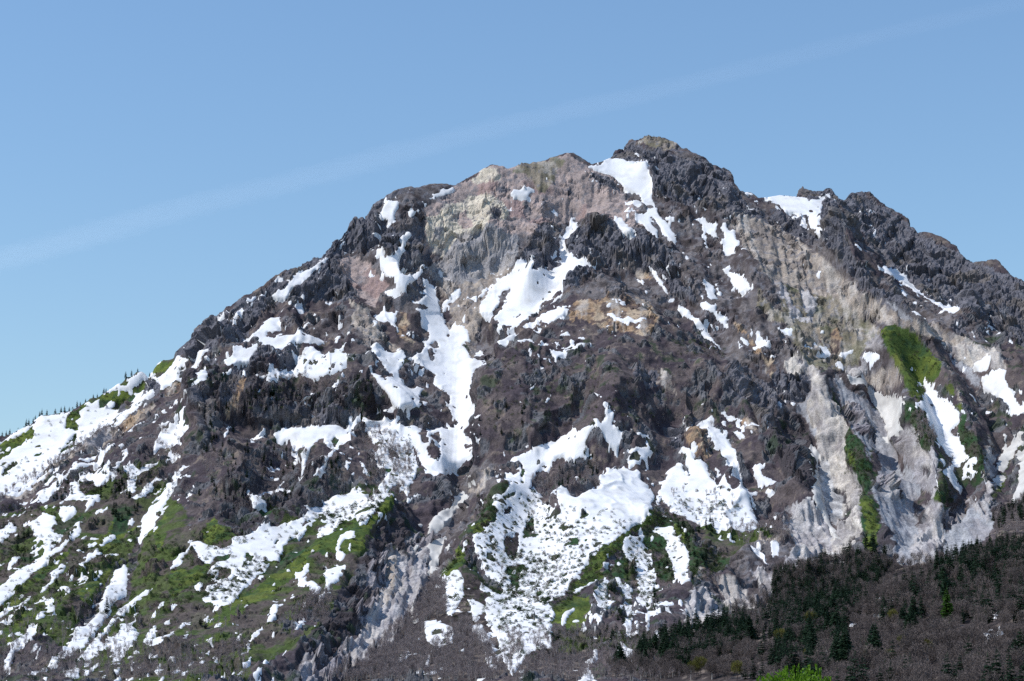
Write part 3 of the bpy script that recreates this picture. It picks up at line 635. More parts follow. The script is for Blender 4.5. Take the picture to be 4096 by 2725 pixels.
# ------------------------------------------------------------------ snow: (label, broken-up, outline)
GR = {
    "S": ("small old snow patch among dark rocks on the left shoulder", "snow remnants on the left shoulder"),
    "T": ("small snow remnant high on the stony slope under the summit rocks", "snow remnants under the summit"),
    "U": ("small snow remnant in the brown heath of the central dark bulge", "snow remnants on the central bulge"),
    "V": ("small snow remnant in the steep wooded cliffs left of the central gully", "snow remnants in the wooded cliffs"),
    "W": ("small snow scrap beside green dwarf bamboo on the lower left slope", "snow scraps on the lower left slope"),
    "Y": ("small snow remnant on the right slopes among grey scars", "snow remnants on the right slopes"),
    "Z": ("small snow scrap between the trees at the foot of the mountain", "snow scraps in the woods"),
}
SNOW = [
    ("broad white snow saddle narrowing into a long tail left of the dark summit rock", 0, "C 1480 350 1560 340 1660 300 1740 292 1790 312 1840 352 1890 345 1950 350 1965 338 2005 352 2010 400 2030 480 2055 530 2045 600 2035 650 2060 720 2090 770 2120 830 2180 890 2215 940 2252 1010 2264 1050 2212 1035 2172 1000 2142 960 2112 910 2082 860 2030 815 2010 830 2030 890 2060 925 2090 950 2080 990 2020 970 1980 935 1930 890 1890 850 1890 795 1950 800 1990 765 1970 730 1940 680 1920 640 1890 610 1840 605 1790 575 1750 530 1700 490 1640 450 1590 420 1530 395"),
    ("T", 0, "C 1790 668 1830 665 1870 685 1920 690 1945 740 1940 760 1890 755 1860 725 1830 695"),
    ("slanting snow patch above the dark cliff right of the pink dome", 0, "C 1685 832 1710 845 1770 838 1800 885 1850 915 1872 960 1865 985 1830 970 1790 945 1750 920 1715 890"),
    ("flat snow patch high on the pink and yellow dome", 0, "C 780 600 820 590 900 578 980 580 975 600 935 640 945 670 910 672 870 670 820 655 765 630"),
    ("thin wedge of snow under the skyline left of the yellow dome", 0, "C 35 628 100 605 180 575 270 545 265 580 190 620 120 650 60 665 45 660 90 640 60 630"),
    ("T", 0, "C 1125 765 1165 755 1175 780 1192 800 1190 820 1170 833 1145 820"),
    ("large triangular snowfield fed by a white chute between two dark crags", 0.1, "C 1315 815 1365 810 1355 835 1325 850 1325 875 1365 880 1365 935 1330 970 1300 1010 1270 1060 1280 1120 1330 1160 1325 1185 1410 1190 1440 1225 1480 1245 1530 1255 1525 1280 1490 1265 1410 1295 1340 1350 1290 1380 1250 1420 1245 1475 G 1190 165 1130 210 1050 265 1000 320 960 370 880 430 800 480 740 530 715 560 710 565 770 500 775 460 700 480 650 515 660 450 640 410 650 360 700 290 735 230 740 180 775 120 770 100 720 150 665 190 660 270 620 320 585 365 540 370 495 345 500 290 505 210 530 200 550 140 590 120 630 80 640 40 710 30 740 0 770 -40 C 800 1250 820 1230 850 1205 870 1200 875 1220 940 1220 980 1195 975 1235 955 1290 1000 1285 1040 1262 1080 1270 1130 1300 1160 1265 1200 1240 1235 1190 1230 1150 1215 1080 1195 1010 1180 990 1240 985 1265 935 1295 910 1300 890"),
    ("slender snow tongue at the lower tip of the triangular snowfield", 0, "G 645 630 700 600 780 560 860 510 850 540 790 600 730 640 680 665"),
    ("oblong snow patch right below the triangular snowfield", 0, "G 1035 395 1110 330 1200 305 1300 290 1260 330 1230 380 1150 420 1090 445 1065 440"),
    ("U", 0, "G 990 520 1010 490 1070 455 1040 490"), ("U", 0, "G 1110 290 1160 220 1240 155 1220 190 1150 260"), ("U", 0, "G 880 490 900 460 980 410 1075 335 1050 380 970 440 910 480"),
    ("U", 0, "G 845 655 870 580 900 565 970 572 920 620 880 650"), ("U", 0, "G 1035 620 1115 615 1090 650 1050 660"),
    ("ragged snow patch in the middle of the dark central bulge", .15, "G 1105 675 1180 675 1190 690 1230 690 1230 655 1285 645 1300 585 1320 590 1315 630 1330 650 1440 618 1400 665 1320 690 1270 705 1255 720 1200 740 1190 775 1170 770 1150 735 1130 700"),
    ("U", 0, "G 1205 550 1260 535 1270 518 1295 530 1300 555 1270 550"), ("U", 0, "G 935 715 960 690 970 705 945 745"), ("U", 0, "G 1005 745 1030 735 1035 755 1010 775"),
    ("U", 0, "G 930 780 990 762 990 772"), ("U", 0, "G 1040 770 1120 772 1140 810 1125 815 1110 788"), ("U", 0, "G 1040 840 1090 825 1060 850"), ("U", .2, "G 940 1020 980 985 1000 985 970 1020"), ("U", .2, "G 1090 1130 1120 1100 1135 1105 1100 1138"),
    ("curved snow streak across the tan heath on top of the central bulge", 0, "G 1635 350 1660 345 1730 380 1840 372 1860 400 1990 410 1940 430 1840 425 1700 410 1660 380"),
    ("U", 0, "G 1632 285 1670 245 1680 250 1650 300"), ("U", 0, "G 1670 475 1720 478 1720 495"), ("T", 0, "C 1765 1260 1800 1295 1840 1300 1835 1320 1790 1310"), ("T", 0, "C 1890 1372 1930 1368 1965 1408 1930 1400"),
    ("narrow snow strip in the gap right of the dark upper cliff", 0, "D 200 1240 215 1250 225 1290 255 1300 272 1340 303 1355 315 1400 340 1440 400 1505 380 1510 332 1480 324 1445 282 1395 252 1345 218 1315"),
    ("T", 0, "D 432 1245 465 1255 495 1310 480 1312"),
    ("stubby snow patch on the brown slope below the summit rock", 0, "D 600 845 640 855 660 848 715 845 725 870 790 890 825 885 835 915 800 940 800 970 835 1025 800 1020 770 1000 700 965 690 930 685 910 640 880"),
    ("knobbly upright snow patch right of the stubby one below the summit rock", 0, "D 880 870 895 880 900 920 945 970 950 950 985 955 975 1000 1020 1040 1000 1130 980 1165 930 1185 880 1205 870 1180 895 1160 880 1080 865 1045 895 1030 880 980 850 930 865 915"),
    ("broad leaning snow patch below the knobbly upright one", 0, "D 860 1280 900 1285 925 1310 985 1325 1025 1320 1030 1355 1075 1385 1100 1440 1100 1475 1060 1485 1070 1500 1050 1535 1010 1505 980 1470 940 1400 945 1370 910 1345"),
    ("smooth drop-shaped snow patch on the brown stony slope", 0, "D 675 1390 700 1370 760 1400 795 1430 800 1470 830 1530 825 1548 780 1565 720 1545 735 1510 720 1470 720 1425"),
    ("forked snow patch directly below the drop-shaped one", 0.1, "H 675 240 740 250 765 265 825 250 830 275 805 290 820 320 815 345 845 355 855 335 900 345 912 385 890 405 905 430 945 468 900 455 870 420 820 385 750 335 680 290"),
    ("long slim diagonal snow strip along the right edge of the dark bulge", 0, "H 465 295 490 285 540 290 580 350 660 410 700 460 750 520 780 570 830 620 868 640 840 645 760 600 700 550 650 500 610 440 575 405 520 360"),
    ("Y", 0, "H 1035 600 1060 592 1115 600 1125 640 1085 650 1060 630"), ("Y", 0, "H 1010 525 1050 535 1045 545"),
    ("hand-sized snow patch above the orange soil streak", 0, "H 1170 600 1195 570 1180 530 1215 520 1225 560 1260 590 1292 625 1285 665 1240 690 1205 685 1195 640"),
    ("Y", 0, "H 1370 465 1390 455 1425 475 1450 465 1500 495 1505 525 1480 530 1440 515 1405 490"),
    ("pointed snow strip lying in the gully above the grey talus", 0, "H 1640 545 1680 580 1760 625 1820 645 1830 675 1880 705 1910 735 1880 735 1840 715 1790 725 1740 700 1725 675 1790 695 1800 685 1740 655 1700 615"),
    ("Y", 0, "H 1590 600 1630 615 1690 655 1690 668 1640 640"), ("Y", 0, "H 1860 775 1905 770 1930 758 1955 790 1950 810 1970 860 1950 865 1900 810"), ("Y", 0, "H 1940 690 1990 695 2050 670 2020 710 1960 735 1935 715"),
    ("heart-shaped snow patch left of the bright green grass slope", 0, "I 825 490 880 485 945 475 970 490 965 530 930 580 895 640 870 640 880 590 845 580 830 550"),
    ("long greyish dirty snow tongue beside the grey talus chute", 0, "I 660 680 710 675 740 700 775 740 790 790 820 800 875 795 890 830 970 825 990 880 1040 870 1080 858 1160 880 1180 920 1160 980 1150 1050 1130 1110 1120 1200 1075 1280 1040 1230 1005 1160 980 1060 930 990 880 920 830 860 780 800 720 760 670 720"),
    ("tall bright snow chute below the green grass slope", .06, "I 1345 670 1358 670 1365 715 1410 730 1430 795 1465 820 1475 890 1530 900 1545 885 1580 925 1600 960 1645 1000 1640 1100 1590 1150 1590 1185 1640 1225 1660 1200 1655 1260 1690 1330 1700 1390 1695 1450 N 1690 100 1650 150 1620 170 1610 220 1640 250 1645 310 1690 305 1705 345 1690 385 1660 380 1630 340 1590 280 1570 240 1550 210 1550 170 1600 140 1605 90 1590 50 I 1570 1390 1520 1330 1470 1260 1430 1200 1380 1110 1370 1070 1350 1010 1300 960 1260 910 1330 920 1330 850 1360 810 1335 740"),
    ("wide snowfield below the pale crater rim at the right edge", 0, "I 1855 680 1940 670 1960 650 2060 632 2090 645 2070 700 2110 780 2160 850 2210 930 2240 970 2300 1020 2240 1050 2160 1060 2140 1010 2090 930 2000 870 1930 820 1860 785 1875 740"),
    ("small snow apron in the bowl under the pale crater rim", 0, "I 1745 605 1800 590 1850 560 1880 520 1940 500 1950 525 1930 600 1900 645 1870 640 1790 625"),
    ("thin curved snow gully in the lower right corner of the brown slope", 0, "I 2300 1190 2240 1225 2170 1260 2100 1310 2055 1370 2050 1450 2020 1540 N 2010 240 1990 260 2030 300 2060 230 2100 130 2150 20 I 2180 1330 2240 1260"),
    ("snow strip leaving the frame right of the thin curved gully", .2, "N 2300 20 2240 20 2190 20 2180 60 2220 110 2230 150 2190 210 2180 270 2150 350 2125 410 2140 460 2170 430 2240 350 2300 300"),
    ("Y", 0, "I 1775 965 1800 968 1818 1010 1790 995"), ("Y", 0, "I 1905 960 1940 970 1970 1010 1940 1000"), ("Y", .5, "N 1690 150 1750 90 1810 60 1820 180 1760 270 1700 250"),
    ("long diagonal snow ramp under the dark right rock wall", 0, "E 990 1048 1030 1045 1060 1065 1110 1075 1150 1105 1190 1130 1220 1165 1260 1200 1300 1250 1360 1290 1420 1330 1500 1370 1540 1405 1570 1390 1620 1410 1650 1440 1680 1475 1670 1500 1600 1490 1540 1455 1470 1395 1400 1340 1320 1300 1250 1255 1200 1215 1150 1175 1110 1150 1070 1168 1030 1130 1000 1090"),
    ("Y", 0, "E 930 1036 950 1038 985 1065 980 1078"),
    ("crooked snow couloir cutting the dark rock wall near the right edge", 0, "I 1835 80 1865 75 1900 130 1920 180 1960 205 1935 255 1980 310 2030 385 1990 370 1930 310 1890 260 1860 180"),
    ("snow bowl with a hanging tail below the jagged notch in the skyline", 0, "E -90 434 0 413 100 408 210 415 250 412 270 430 330 440 440 440 460 395 485 390 500 425 450 450 430 480 455 500 420 550 385 590 400 620 380 660 420 680 390 710 415 720 380 780 365 770 345 720 360 690 300 630 315 590 260 580 170 550 160 570 100 530 50 490 0 480 -40 462"),
    ("T", 0, "D 1320 740 1360 730 1410 775 1390 775"), ("Y", 0, "E 805 570 850 555 880 555 885 540 920 585 880 572 830 585"), ("Y", 0, "E 755 560 790 572 775 576"), ("Y", 0, "E 850 680 875 675 880 700 912 740 905 765 885 755 870 710"),
    ("Y", 0, "E 1400 1100 1425 1100 1425 1122 1408 1125"), ("Y", 0, "E 245 1040 265 1032 305 1070 295 1078"), ("Y", 0, "I 1230 112 1290 115 1370 180 1300 155"), ("T", 0, "D 855 590 890 600 1010 680 990 672 920 635"), ("T", 0, "D 1050 700 1100 720 1180 772 1140 755"),
    ("T", 0, "D 600 715 635 710 655 750 620 740"), ("T", 0, "D 680 750 730 750 710 762"), ("T", 0, "D 260 620 330 645 380 668 330 655"),
    ("oval snow patch just below the left skyline crest", 0, "B 1650 490 1700 468 1760 460 1775 490 1760 540 1735 560 1745 600 1730 625 1752 630 1740 655 1700 650 1680 640 1640 620 1615 590 1630 550"),
    ("S", 0, "B 1875 570 1905 515 1915 540 1905 580 1940 560 1955 535 1950 575 1910 610 1885 605"),
    ("snow patch shaped like an hourglass beside the dark crag left of the dome", 0, "B 1790 790 1830 765 1860 730 1890 722 1895 760 1880 800 1860 830 1840 860 1825 880 1830 910 1800 945 1780 980 1790 1050 1810 1110 1850 1135 1900 1120 1985 1115 1980 1140 1960 1165 1890 1185 1845 1240 1850 1270 1820 1290 1790 1285 1790 1340 1760 1350 1720 1330 1670 1310 1650 1260 1710 1265 1760 1225 1740 1190 1740 1150 1700 1150 1670 1130 1660 1090 1610 1050 1600 1000 1600 965 1650 955 1740 935 1775 915 1750 880 1820 865 1800 830"),
    ("S", 0, "B 1560 885 1640 880 1650 910 1638 960 1590 935 1560 905"), ("S", 0, "B 1500 850 1530 870 1520 874"),
    ("long snow band between the skyline rocks and the dark left crag", .06, "B 1170 930 1140 955 1090 1000 1050 1060 1010 1090 980 1140 930 1175 860 1215 820 1260 790 1295 720 1310 655 1295 660 1270 690 1235 750 1225 800 1180 830 1130 900 1100 960 1070 1020 1040 1060 1005 1110 960"),
    ("S", 0, "B 835 1105 910 1075 905 1090 850 1112"), ("S", 0, "B 1030 1170 1080 1145 1070 1165"), ("S", 0, "B 1250 850 1290 815 1330 790 1325 805 1270 845"), ("S", 0, "B 485 1325 540 1285 620 1220 600 1250 540 1310"), ("S", 0, "B 400 1350 440 1315 490 1298 480 1315 430 1345"),
    ("S", 0, "B 420 1390 465 1355 450 1375"), ("S", 0, "B 285 1515 330 1470 370 1425 405 1405 395 1440 350 1490 310 1515"), ("S", 0, "B 115 1530 180 1480 280 1440 270 1465 200 1500 130 1545"), ("S", 0, "B 200 1560 260 1515 250 1535"),
    ("S", 0, "B 830 1430 880 1410 850 1380 920 1370 925 1300 955 1290 955 1340 920 1380 935 1430 900 1440 880 1415"), ("S", 0, "B 1060 1380 1110 1365 1175 1330 1170 1365 1120 1365"), ("S", 0, "B 910 1515 950 1500 965 1520 940 1538"),
    ("branching snowfield in two arms on the dark left shoulder", .12, "F 375 355 430 320 520 290 545 240 580 190 600 160 640 140 720 155 700 190 725 225 720 245 650 280 610 275 575 310 590 330 640 330 670 350 690 310 740 290 710 345 790 290 805 310 865 295 880 255 970 218 930 275 1000 275 1120 260 1080 300 1055 370 980 365 900 375 830 390 780 410 760 430 720 465 705 470 670 460 665 410 580 420 540 440 500 470 470 540 440 570 390 580 310 590 240 608 195 570 240 540 300 515 310 455 350 435 430 440 480 405 530 350 530 320 480 330 400 360"),
    ("broad snowfield with one bare pole-like trunk below the branching one", .16, "F 840 470 870 450 920 460 950 400 1000 380 1020 400 1070 405 1085 450 1110 480 1130 505 1150 480 1200 460 1210 410 1255 420 1265 380 1305 385 1300 420 1270 460 1320 480 1320 570 1280 605 1200 630 1140 665 1090 680 1020 690 960 660 920 640 900 610 870 620 840 640 790 660 740 700 680 725 610 755 585 735 610 710 560 720 525 735 545 710 590 690 620 640 650 600 650 640 720 620 750 590 730 565 770 570 780 600 850 580 865 520"),
    ("wedge-shaped snow patch left of the tan earth rib", 0, "F 1575 110 1620 110 1680 125 1730 130 1755 160 1750 215 1780 290 1740 265 1700 220 1650 210 1605 175 1605 150"), ("S", 0, "F 1530 195 1565 172 1590 215 1560 218"),
    ("S", .1, "F 1190 262 1230 250 1260 268 1220 275"), ("S", 0, "F 300 330 340 325 335 355 310 355"), ("S", 0, "F 1090 215 1130 215 1110 228"),
    ("curving snow basin merging from the left into the central gully", .14, "F 1560 395 1620 430 1690 470 1740 482 1800 490 1850 525 1900 520 1990 470 2020 560 1960 580 1910 545 1850 530 1820 560 1820 590 1760 650 1790 700 1830 745 1890 775 1960 765 2035 780 1990 820 1960 870 1960 940 1860 945 1800 970 1740 960 1680 910 1700 890 1640 800 1600 750 1550 690 1500 640 1510 620 1560 670 1640 705 1730 680 1650 620 1610 560 1560 490 1535 430"),
    ("great white snow gully running down the middle of the mountain", .03, "F 2000 -199 2030 -180 2080 -120 2130 -60 2150 20 2160 110 2170 80 2200 -10 2215 0 2190 120 2210 220 2240 260 G 225 495 250 440 265 385 280 440 340 440 370 490 410 560 390 590 340 620 380 660 400 720 430 740 475 690 490 730 480 780 455 780 415 850 405 890 440 920 455 930 430 990 440 1050 430 1130 450 1180 440 1240 400 1310 380 1370 360 1400 375 1470 360 1568 L 350 0 310 70 270 130 240 190 230 220 170 230 100 250 60 240 K 2050 210 1990 140 1950 60 1925 0 F 1900 1300 1840 1230 1790 1160 1770 1100 1880 1100 1950 1085 1990 1120 1960 1190 1990 1270 2030 1340 2070 1400 2120 1460 2140 1440 2150 1370 2150 1300 2180 1230 2150 1180 2110 1160 2090 1120 2130 1125 2240 1150 2310 1140 G 250 1340 245 1290 220 1200 225 1090 180 1040 100 985 100 890 30 850 F 2020 620 1960 580 1930 540 1960 510 1990 480 2000 450 2030 420 2020 350 2060 330 2060 270 2020 240 1990 210 1990 150 1960 110 1940 80 2010 90 2030 60 1960 40 1920 0 1990 10 2005 -40 2035 -40 2020 -80 2000 -130"),
    ("Y", 0, "G 430 210 465 200 460 225 435 228"), ("T", 0, "G 480 170 500 125 550 90 550 115 510 185"), ("short snow tongue right of the top of the central gully", 0, "G 215 215 230 160 260 120 320 95 310 150 290 190 250 195"),
    ("thinly wooded snow slope left of the lower central gully", .20, "F 1440 1040 1490 1005 1560 1070 1650 1100 1690 1060 1720 1060 1780 1120 1850 1250 1910 1360 1960 1500 2020 1568 K 1960 150 1940 230 1890 290 1880 380 2010 370 1910 400 1860 350 1800 290 1700 330 1670 390 1600 390 1570 330 1690 220 1620 130 1540 30 1530 0 F 1640 1330 1560 1270 1500 1200 1470 1140"),
    ("V", .3, "K 1430 90 1470 130 1530 230 1470 190"), ("V", .2, "K 1330 230 1390 190 1390 230"),
    ("funnel-shaped snowfield below the straight grey cliff on the left", .05, "F 665 1160 720 1130 760 1100 830 1115 880 1115 930 1090 1080 1125 1220 1100 1280 1150 1340 1130 1350 1070 1390 1055 1380 1120 1330 1160 1270 1185 1355 1190 1360 1220 1310 1290 1220 1340 1200 1380 1170 1420 1140 1480 1110 1568 1020 1568 1110 1490 1120 1450 1060 1420 1060 1400 1110 1405 1160 1390 1190 1350 1110 1290 1040 1270 1030 1300 980 1350 950 1420 930 1500 950 1545 900 1500 890 1440 900 1350 940 1310 890 1290 870 1310 830 1270 800 1220 700 1230 660 1190"),
    ("V", 0, "F 450 1200 520 1190 585 1145 580 1185 500 1250 460 1235"), ("V", .1, "F 215 1190 240 1150 300 1110 270 1150"), ("V", 0, "F 980 755 1025 755 1000 795"), ("V", .2, "F 1180 730 1220 710 1225 740 1190 810"), ("V", .2, "F 930 815 990 870 980 905 955 905"),
    ("V", .1, "F 505 855 520 810 580 820"), ("V", .2, "F 420 945 460 900 480 930"), ("V", 0, "F 820 1380 840 1345 850 1365 830 1390"), ("V", .2, "F 720 1330 740 1310 755 1350"), ("V", .2, "F 490 700 540 685 520 715"),
    ("V", .1, "K 1020 220 1110 180 1140 190 1090 250"),
    ("small branched snow patch in the middle of the dark wooded cliff", .1, "K 570 330 620 290 700 255 730 255 700 285 640 310 570 355 560 420 610 450 625 520 580 500 510 490 470 470 460 420 430 370 420 350 470 365 530 385 560 370"),
    ("V", 0, "K 580 565 610 555 600 585"),
    ("three-horned snowfield at the foot of the central dark bulge", .10, "G 1045 1510 1100 1505 1170 1490 1215 1435 1290 1420 1330 1380 1360 1400 1400 1385 1470 1350 1530 1345 1515 1290 1560 1310 1600 1335 1630 1280 1620 1220 1595 1180 1610 1160 1640 1240 1695 1230 1680 1290 1670 1350 1720 1380 1780 1420 1750 1480 L 1735 0 1720 80 1700 60 1690 0 G 1620 1480 1570 1390 1540 1360 1490 1390 1460 1430 1450 1500 1465 1560 L 1420 50 1360 70 1345 130 1330 60 1270 70 1240 40 1180 40 1150 80 1090 110 1060 90 1030 110 1040 140 990 190 1010 210 960 250 960 310 930 370 860 330 790 260 740 300 715 215 760 190 790 220 850 180 880 140 860 95 750 105 740 80 700 110"),
    ("broken snow ring right of the three-horned snowfield", .28, "H 85 1440 130 1405 200 1415 240 1460 270 1490 290 1540 M 260 0 210 60 210 130 180 100 150 80 110 130 40 150 20 110 60 60 60 0 H 200 1520 190 1460"),
    ("huge white snowfield bulging over the green ridge, dotted with shrubs below", .0, "L 1190 400 1205 365 1260 355 1300 390 1340 405 1380 380 1410 340 1480 355 1560 310 1550 230 1600 205 1640 180 1720 175 1780 140 1830 175 1890 200 1920 190 1920 250 1980 300 2030 350 2050 400 2040 470 2030 520 1960 580 1900 640 1840 700 1700 700 1560 640 1400 640 1250 640 1190 520"),
    ("vast shrub-dotted snow slope between the two green ridges", .20, "L 1190 520 1140 520 1090 480 1040 460 1020 360 950 360 930 370 860 330 790 260 740 350 710 390 640 450 620 500 640 620 560 700 450 780 430 880 500 960 560 1060 640 1130 700 1250 640 1300 650 1420 600 1568 Q 0 900 100 1120 200 1000 380 900 500 870 440 760 520 560 500 480 L 1150 1340 1250 1310 1320 1190 1380 1110 1440 1000 1500 930 1600 860 1700 800 1840 700 1700 690 1560 640 1400 640 1250 640"),
    ("broad snowfield with thin birches right of the huge white one", .14, "M 300 240 370 240 380 170 365 130 430 100 440 40 490 60 520 130 560 200 590 210 580 150 530 100 530 30 545 0 H 470 1500 520 1440 530 1490 560 1500 600 1550 M 600 50 650 30 740 55 730 120 760 180 790 230 830 280 850 230 900 230 940 290 960 320 1030 310 1090 390 1140 440 1150 500 1180 590 1180 660 1060 700 980 720 870 730 820 680 740 650 700 600 600 560 500 540 420 500 350 420 300 370 320 310"),
    ("long straight snow chute down the brown slope right of centre", 0, "H 670 1295 720 1300 765 1280 805 1320 800 1365 850 1400 920 1480 970 1568 M 985 0 1000 70 1020 170 1060 260 1130 340 1180 420 1215 470 1180 450 1120 400 1060 330 1000 260 950 170 910 100 870 0 H 830 1540 780 1450 730 1370"),
    ("Y", .1, "H 845 1245 900 1232 930 1265 1000 1275 1030 1310 1000 1325 930 1310 900 1270"), ("Y", .2, "H 940 1400 1000 1380 1050 1410 1050 1435 980 1430"), ("Y", 0, "H 765 1250 780 1220 785 1250 770 1268"), ("Y", 0, "H 560 1360 605 1330 590 1360"),
    ("bent snow patch in the brown scrub right of the straight chute", .1, "M 1130 120 1150 90 1235 90 1210 130 1210 180 1290 180 1310 205 1270 245 1190 235 1150 200"), ("Y", .3, "M 1230 285 1270 290 1320 310 1310 370 1260 340"), ("Y", .1, "M 820 150 860 110 865 150 830 200 790 240 800 190"),
    ("wide snow strip with dark shrubs between two green spurs", .16, "M 140 700 150 665 185 760 175 830 180 920 240 980 260 1080 270 1180 230 1260 250 1340 230 1420 280 1500 300 1568 200 1568 200 1500 160 1420 130 1300 100 1180 70 1080 50 1000 0 960 0 790 80 770 150 750"),
    ("tapering snow strip enclosed by a green horseshoe ridge", .16, "M 255 690 300 655 410 660 440 700 430 760 480 800 550 860 575 960 585 1050 560 1110 575 1190 500 1190 440 1140 430 1050 400 960 360 900 350 800 310 740"),
    ("left one of two snow slips below the crumbling scarp", 0, "M 1105 870 1130 880 1220 950 1245 1020 1255 1085 1190 1010 1130 920"), ("right one of two snow slips below the crumbling scarp", 0, "M 1300 860 1340 835 1370 890 1365 980 1330 1040 1300 1030 1310 960"),
    ("Y", 0, "M 1220 590 1250 550 1250 590 1235 620"), ("Y", 0, "M 1200 670 1225 640 1225 680 1210 690"),
    ("grainy avalanche snow at the edge of the pale grey scar", .12, "I 270 1370 310 1310 360 1330 400 1370 410 1440 N 420 60 390 50 370 120 385 200 400 260 420 330 440 430 480 540 540 700 560 770 530 780 490 660 430 520 380 460 340 410 370 400 360 270 375 240 350 150 300 40 260 20"),
    ("lower cone of avalanche snow at the mouth of the grey scar", .10, "N 480 900 520 880 600 900 640 900 600 960 540 1020 490 1020 470 960"), ("Y", 0, "I 20 945 45 960 45 1000"), ("Y", 0, "I 80 845 130 855 100 870"), ("Y", 0, "I 140 940 185 940 160 980"),
    # left flank
    ("very large smooth snowfield covering the far left flank", .02, "A -200 1300 0 1210 80 1170 150 1110 200 1080 280 1020 310 960 290 890 330 850 400 820 480 800 560 770 600 755 660 750 645 800 600 850 590 880 570 930 660 950 700 940 690 870 735 830 710 780 750 710 800 680 840 685 900 660 890 700 900 740 960 755 1080 745 1080 790 1010 870 940 930 870 980 800 1010 700 1100 620 1160 540 1210 440 1290 340 1370 200 1440 100 1500 0 1540 -200 1600"),
    ("narrow snow strip under the skyline firs at the far left", 0, "A -60 1075 30 1030 90 990 180 950 280 880 270 920 160 990 60 1020 -40 1090"),
    ("sloping snow patch below the skyline between green bamboo bands", .05, "A 940 620 1000 570 1060 520 1110 540 1150 520 1130 480 1200 450 1280 420 1380 420 1415 430 1350 465 1300 500 1220 540 1150 590 1110 600 1080 570 1020 590 960 615"),
    ("W", 0, "A 950 740 1000 680 1040 690 1000 745"),
    ("snow streak running down-left behind the standing dark rocks", .12, "A 1190 620 1290 590 1310 640 1270 690 1380 600 1370 640 1300 700 1210 760 1130 820 1060 890 1010 935 1030 870 1100 790 1180 720 1210 660"),
    ("brushy snow slope beneath the left cliff shoulder", .14, "A 1380 490 1440 460 1500 400 1540 340 1590 290 1620 265 1630 290 1690 290 1745 280 1700 330 1620 400 1600 440 1650 450 1730 360 1790 250 1880 240 1925 200 1870 260 1840 320 1790 370 1720 430 1640 480 1560 530 1500 580 1450 600 1440 510 1400 500"),
    ("thin forked snow streak under the grey buttress on the left", .05, "A 1780 460 1845 415 1855 500 1780 560 1730 610 1670 660 1600 720 1630 670 1690 620 1760 560 1800 510"), ("S", 0, "A 1500 750 1560 700 1600 660 1590 700 1520 745"), ("S", 0, "A 1535 800 1610 740 1600 770"),
    ("boot-shaped snow patch at the foot of the grey left buttress", .04, "A 1615 800 1650 740 1680 720 1670 830 1665 920 1650 1000 1620 1060 1550 1110 1500 1110 1440 1110 1390 1150 1370 1130 1390 1060 1430 1030 1410 990 1470 950 1520 960 1530 900 1600 900 1630 880"), ("S", 0, "A 1405 910 1460 890 1530 870 1510 895 1440 915"),
    ("S", 0, "A 1480 1260 1530 1190 1615 1140 1600 1170 1540 1220"),
    ("upper snow chute above the long avalanche strip on the lower left", .06, "A 1420 1568 1450 1510 1510 1440 1560 1380 1590 1310 1620 1250 1680 1240 1610 1310 1590 1400 1560 1490 1500 1568 J 1430 30 1390 110 1370 180 1310 250 1270 310 1240 340 1230 260 1260 210 1270 110 1330 30"),
    ("snow shelf with dark firs in front on the left slope", .12, "A 1110 1300 1180 1270 1230 1300 1270 1310 1360 1260 1430 1240 1370 1300 1290 1340 1210 1390 1190 1440 1220 1480 1190 1500 1160 1470 1150 1430 1140 1360"),
    ("W", .1, "A 1150 1550 1240 1520 1310 1480 1360 1420 1410 1370 1475 1355 1420 1410 1340 1500 1300 1540 1240 1568"),
    ("long thin snow line along the tan rill on the far left", 0, "A 0 1555 80 1520 200 1460 330 1370 320 1400 200 1480 60 1540"), ("second long snow line just right of the tan rill", 0, "A 380 1450 530 1370 700 1280 830 1150 960 1110 860 1170 760 1240 650 1300 560 1370 450 1430 370 1465"),
    ("W", 0, "A 300 1520 480 1430 600 1360 720 1280 850 1220 860 1230 720 1300 600 1390 480 1460 360 1520"), ("W", .1, "A 830 1250 920 1180 1000 1140 1060 1105 1020 1150 940 1210 840 1275"), ("W", 0, "A 1040 1030 1120 970 1220 900 1310 840 1290 860 1180 940 1080 1010"),
    ("patchy snow behind dark fir clumps on the left slope", .16, "A 620 1440 700 1390 770 1340 900 1300 1000 1240 960 1290 1010 1340 950 1410 850 1440 830 1390 760 1410 710 1400 700 1480 760 1530 830 1520 900 1510 880 1568 600 1568"), ("W", .15, "A 1100 1160 1150 1140 1140 1210 1110 1230 1050 1290 1010 1300 1080 1230 1120 1200"),
    ("W", .1, "A 250 1590 400 1500 480 1470 470 1530 400 1568"),
    ("scalloped snowfield around dark round shrubs at the left", .12, "J 250 150 330 120 390 75 500 90 510 140 460 180 470 230 560 230 520 300 460 330 470 370 400 440 340 490 390 420 410 330 330 310 290 230"),
    ("very long snow strip descending to the left edge", .10, "J 60 660 100 600 200 540 330 490 450 410 560 330 640 230 700 190 730 140 760 60 830 0 A 860 1540 800 1568 J 740 120 640 170 720 200 700 230 620 290 540 380 460 460 380 540 270 620 180 700 90 790 0 850 -80 880 -80 760 0 720"),
    ("W", .25, "J 540 0 700 0 700 30 650 60 580 130 560 100 530 60"), ("W", .1, "J -60 240 0 210 120 150 130 190 60 260 0 320 -60 360"), ("W", .2, "J 70 550 90 460 120 420 165 420 150 480 110 540"), ("W", .1, "J 340 780 400 700 460 640 450 600 540 520 580 530 560 580 500 640 440 690"),
    ("W", 0, "J -80 1010 0 960 100 890 200 820 270 790 200 860 120 920 50 980 0 1010 -80 1060"), ("W", .1, "J 30 1070 110 980 230 880 200 940 130 1000 80 1060"), ("W", .1, "J 790 340 870 300 880 330 800 365"), ("W", .1, "J 870 350 940 300 920 280 1030 235 1040 260 960 320"),
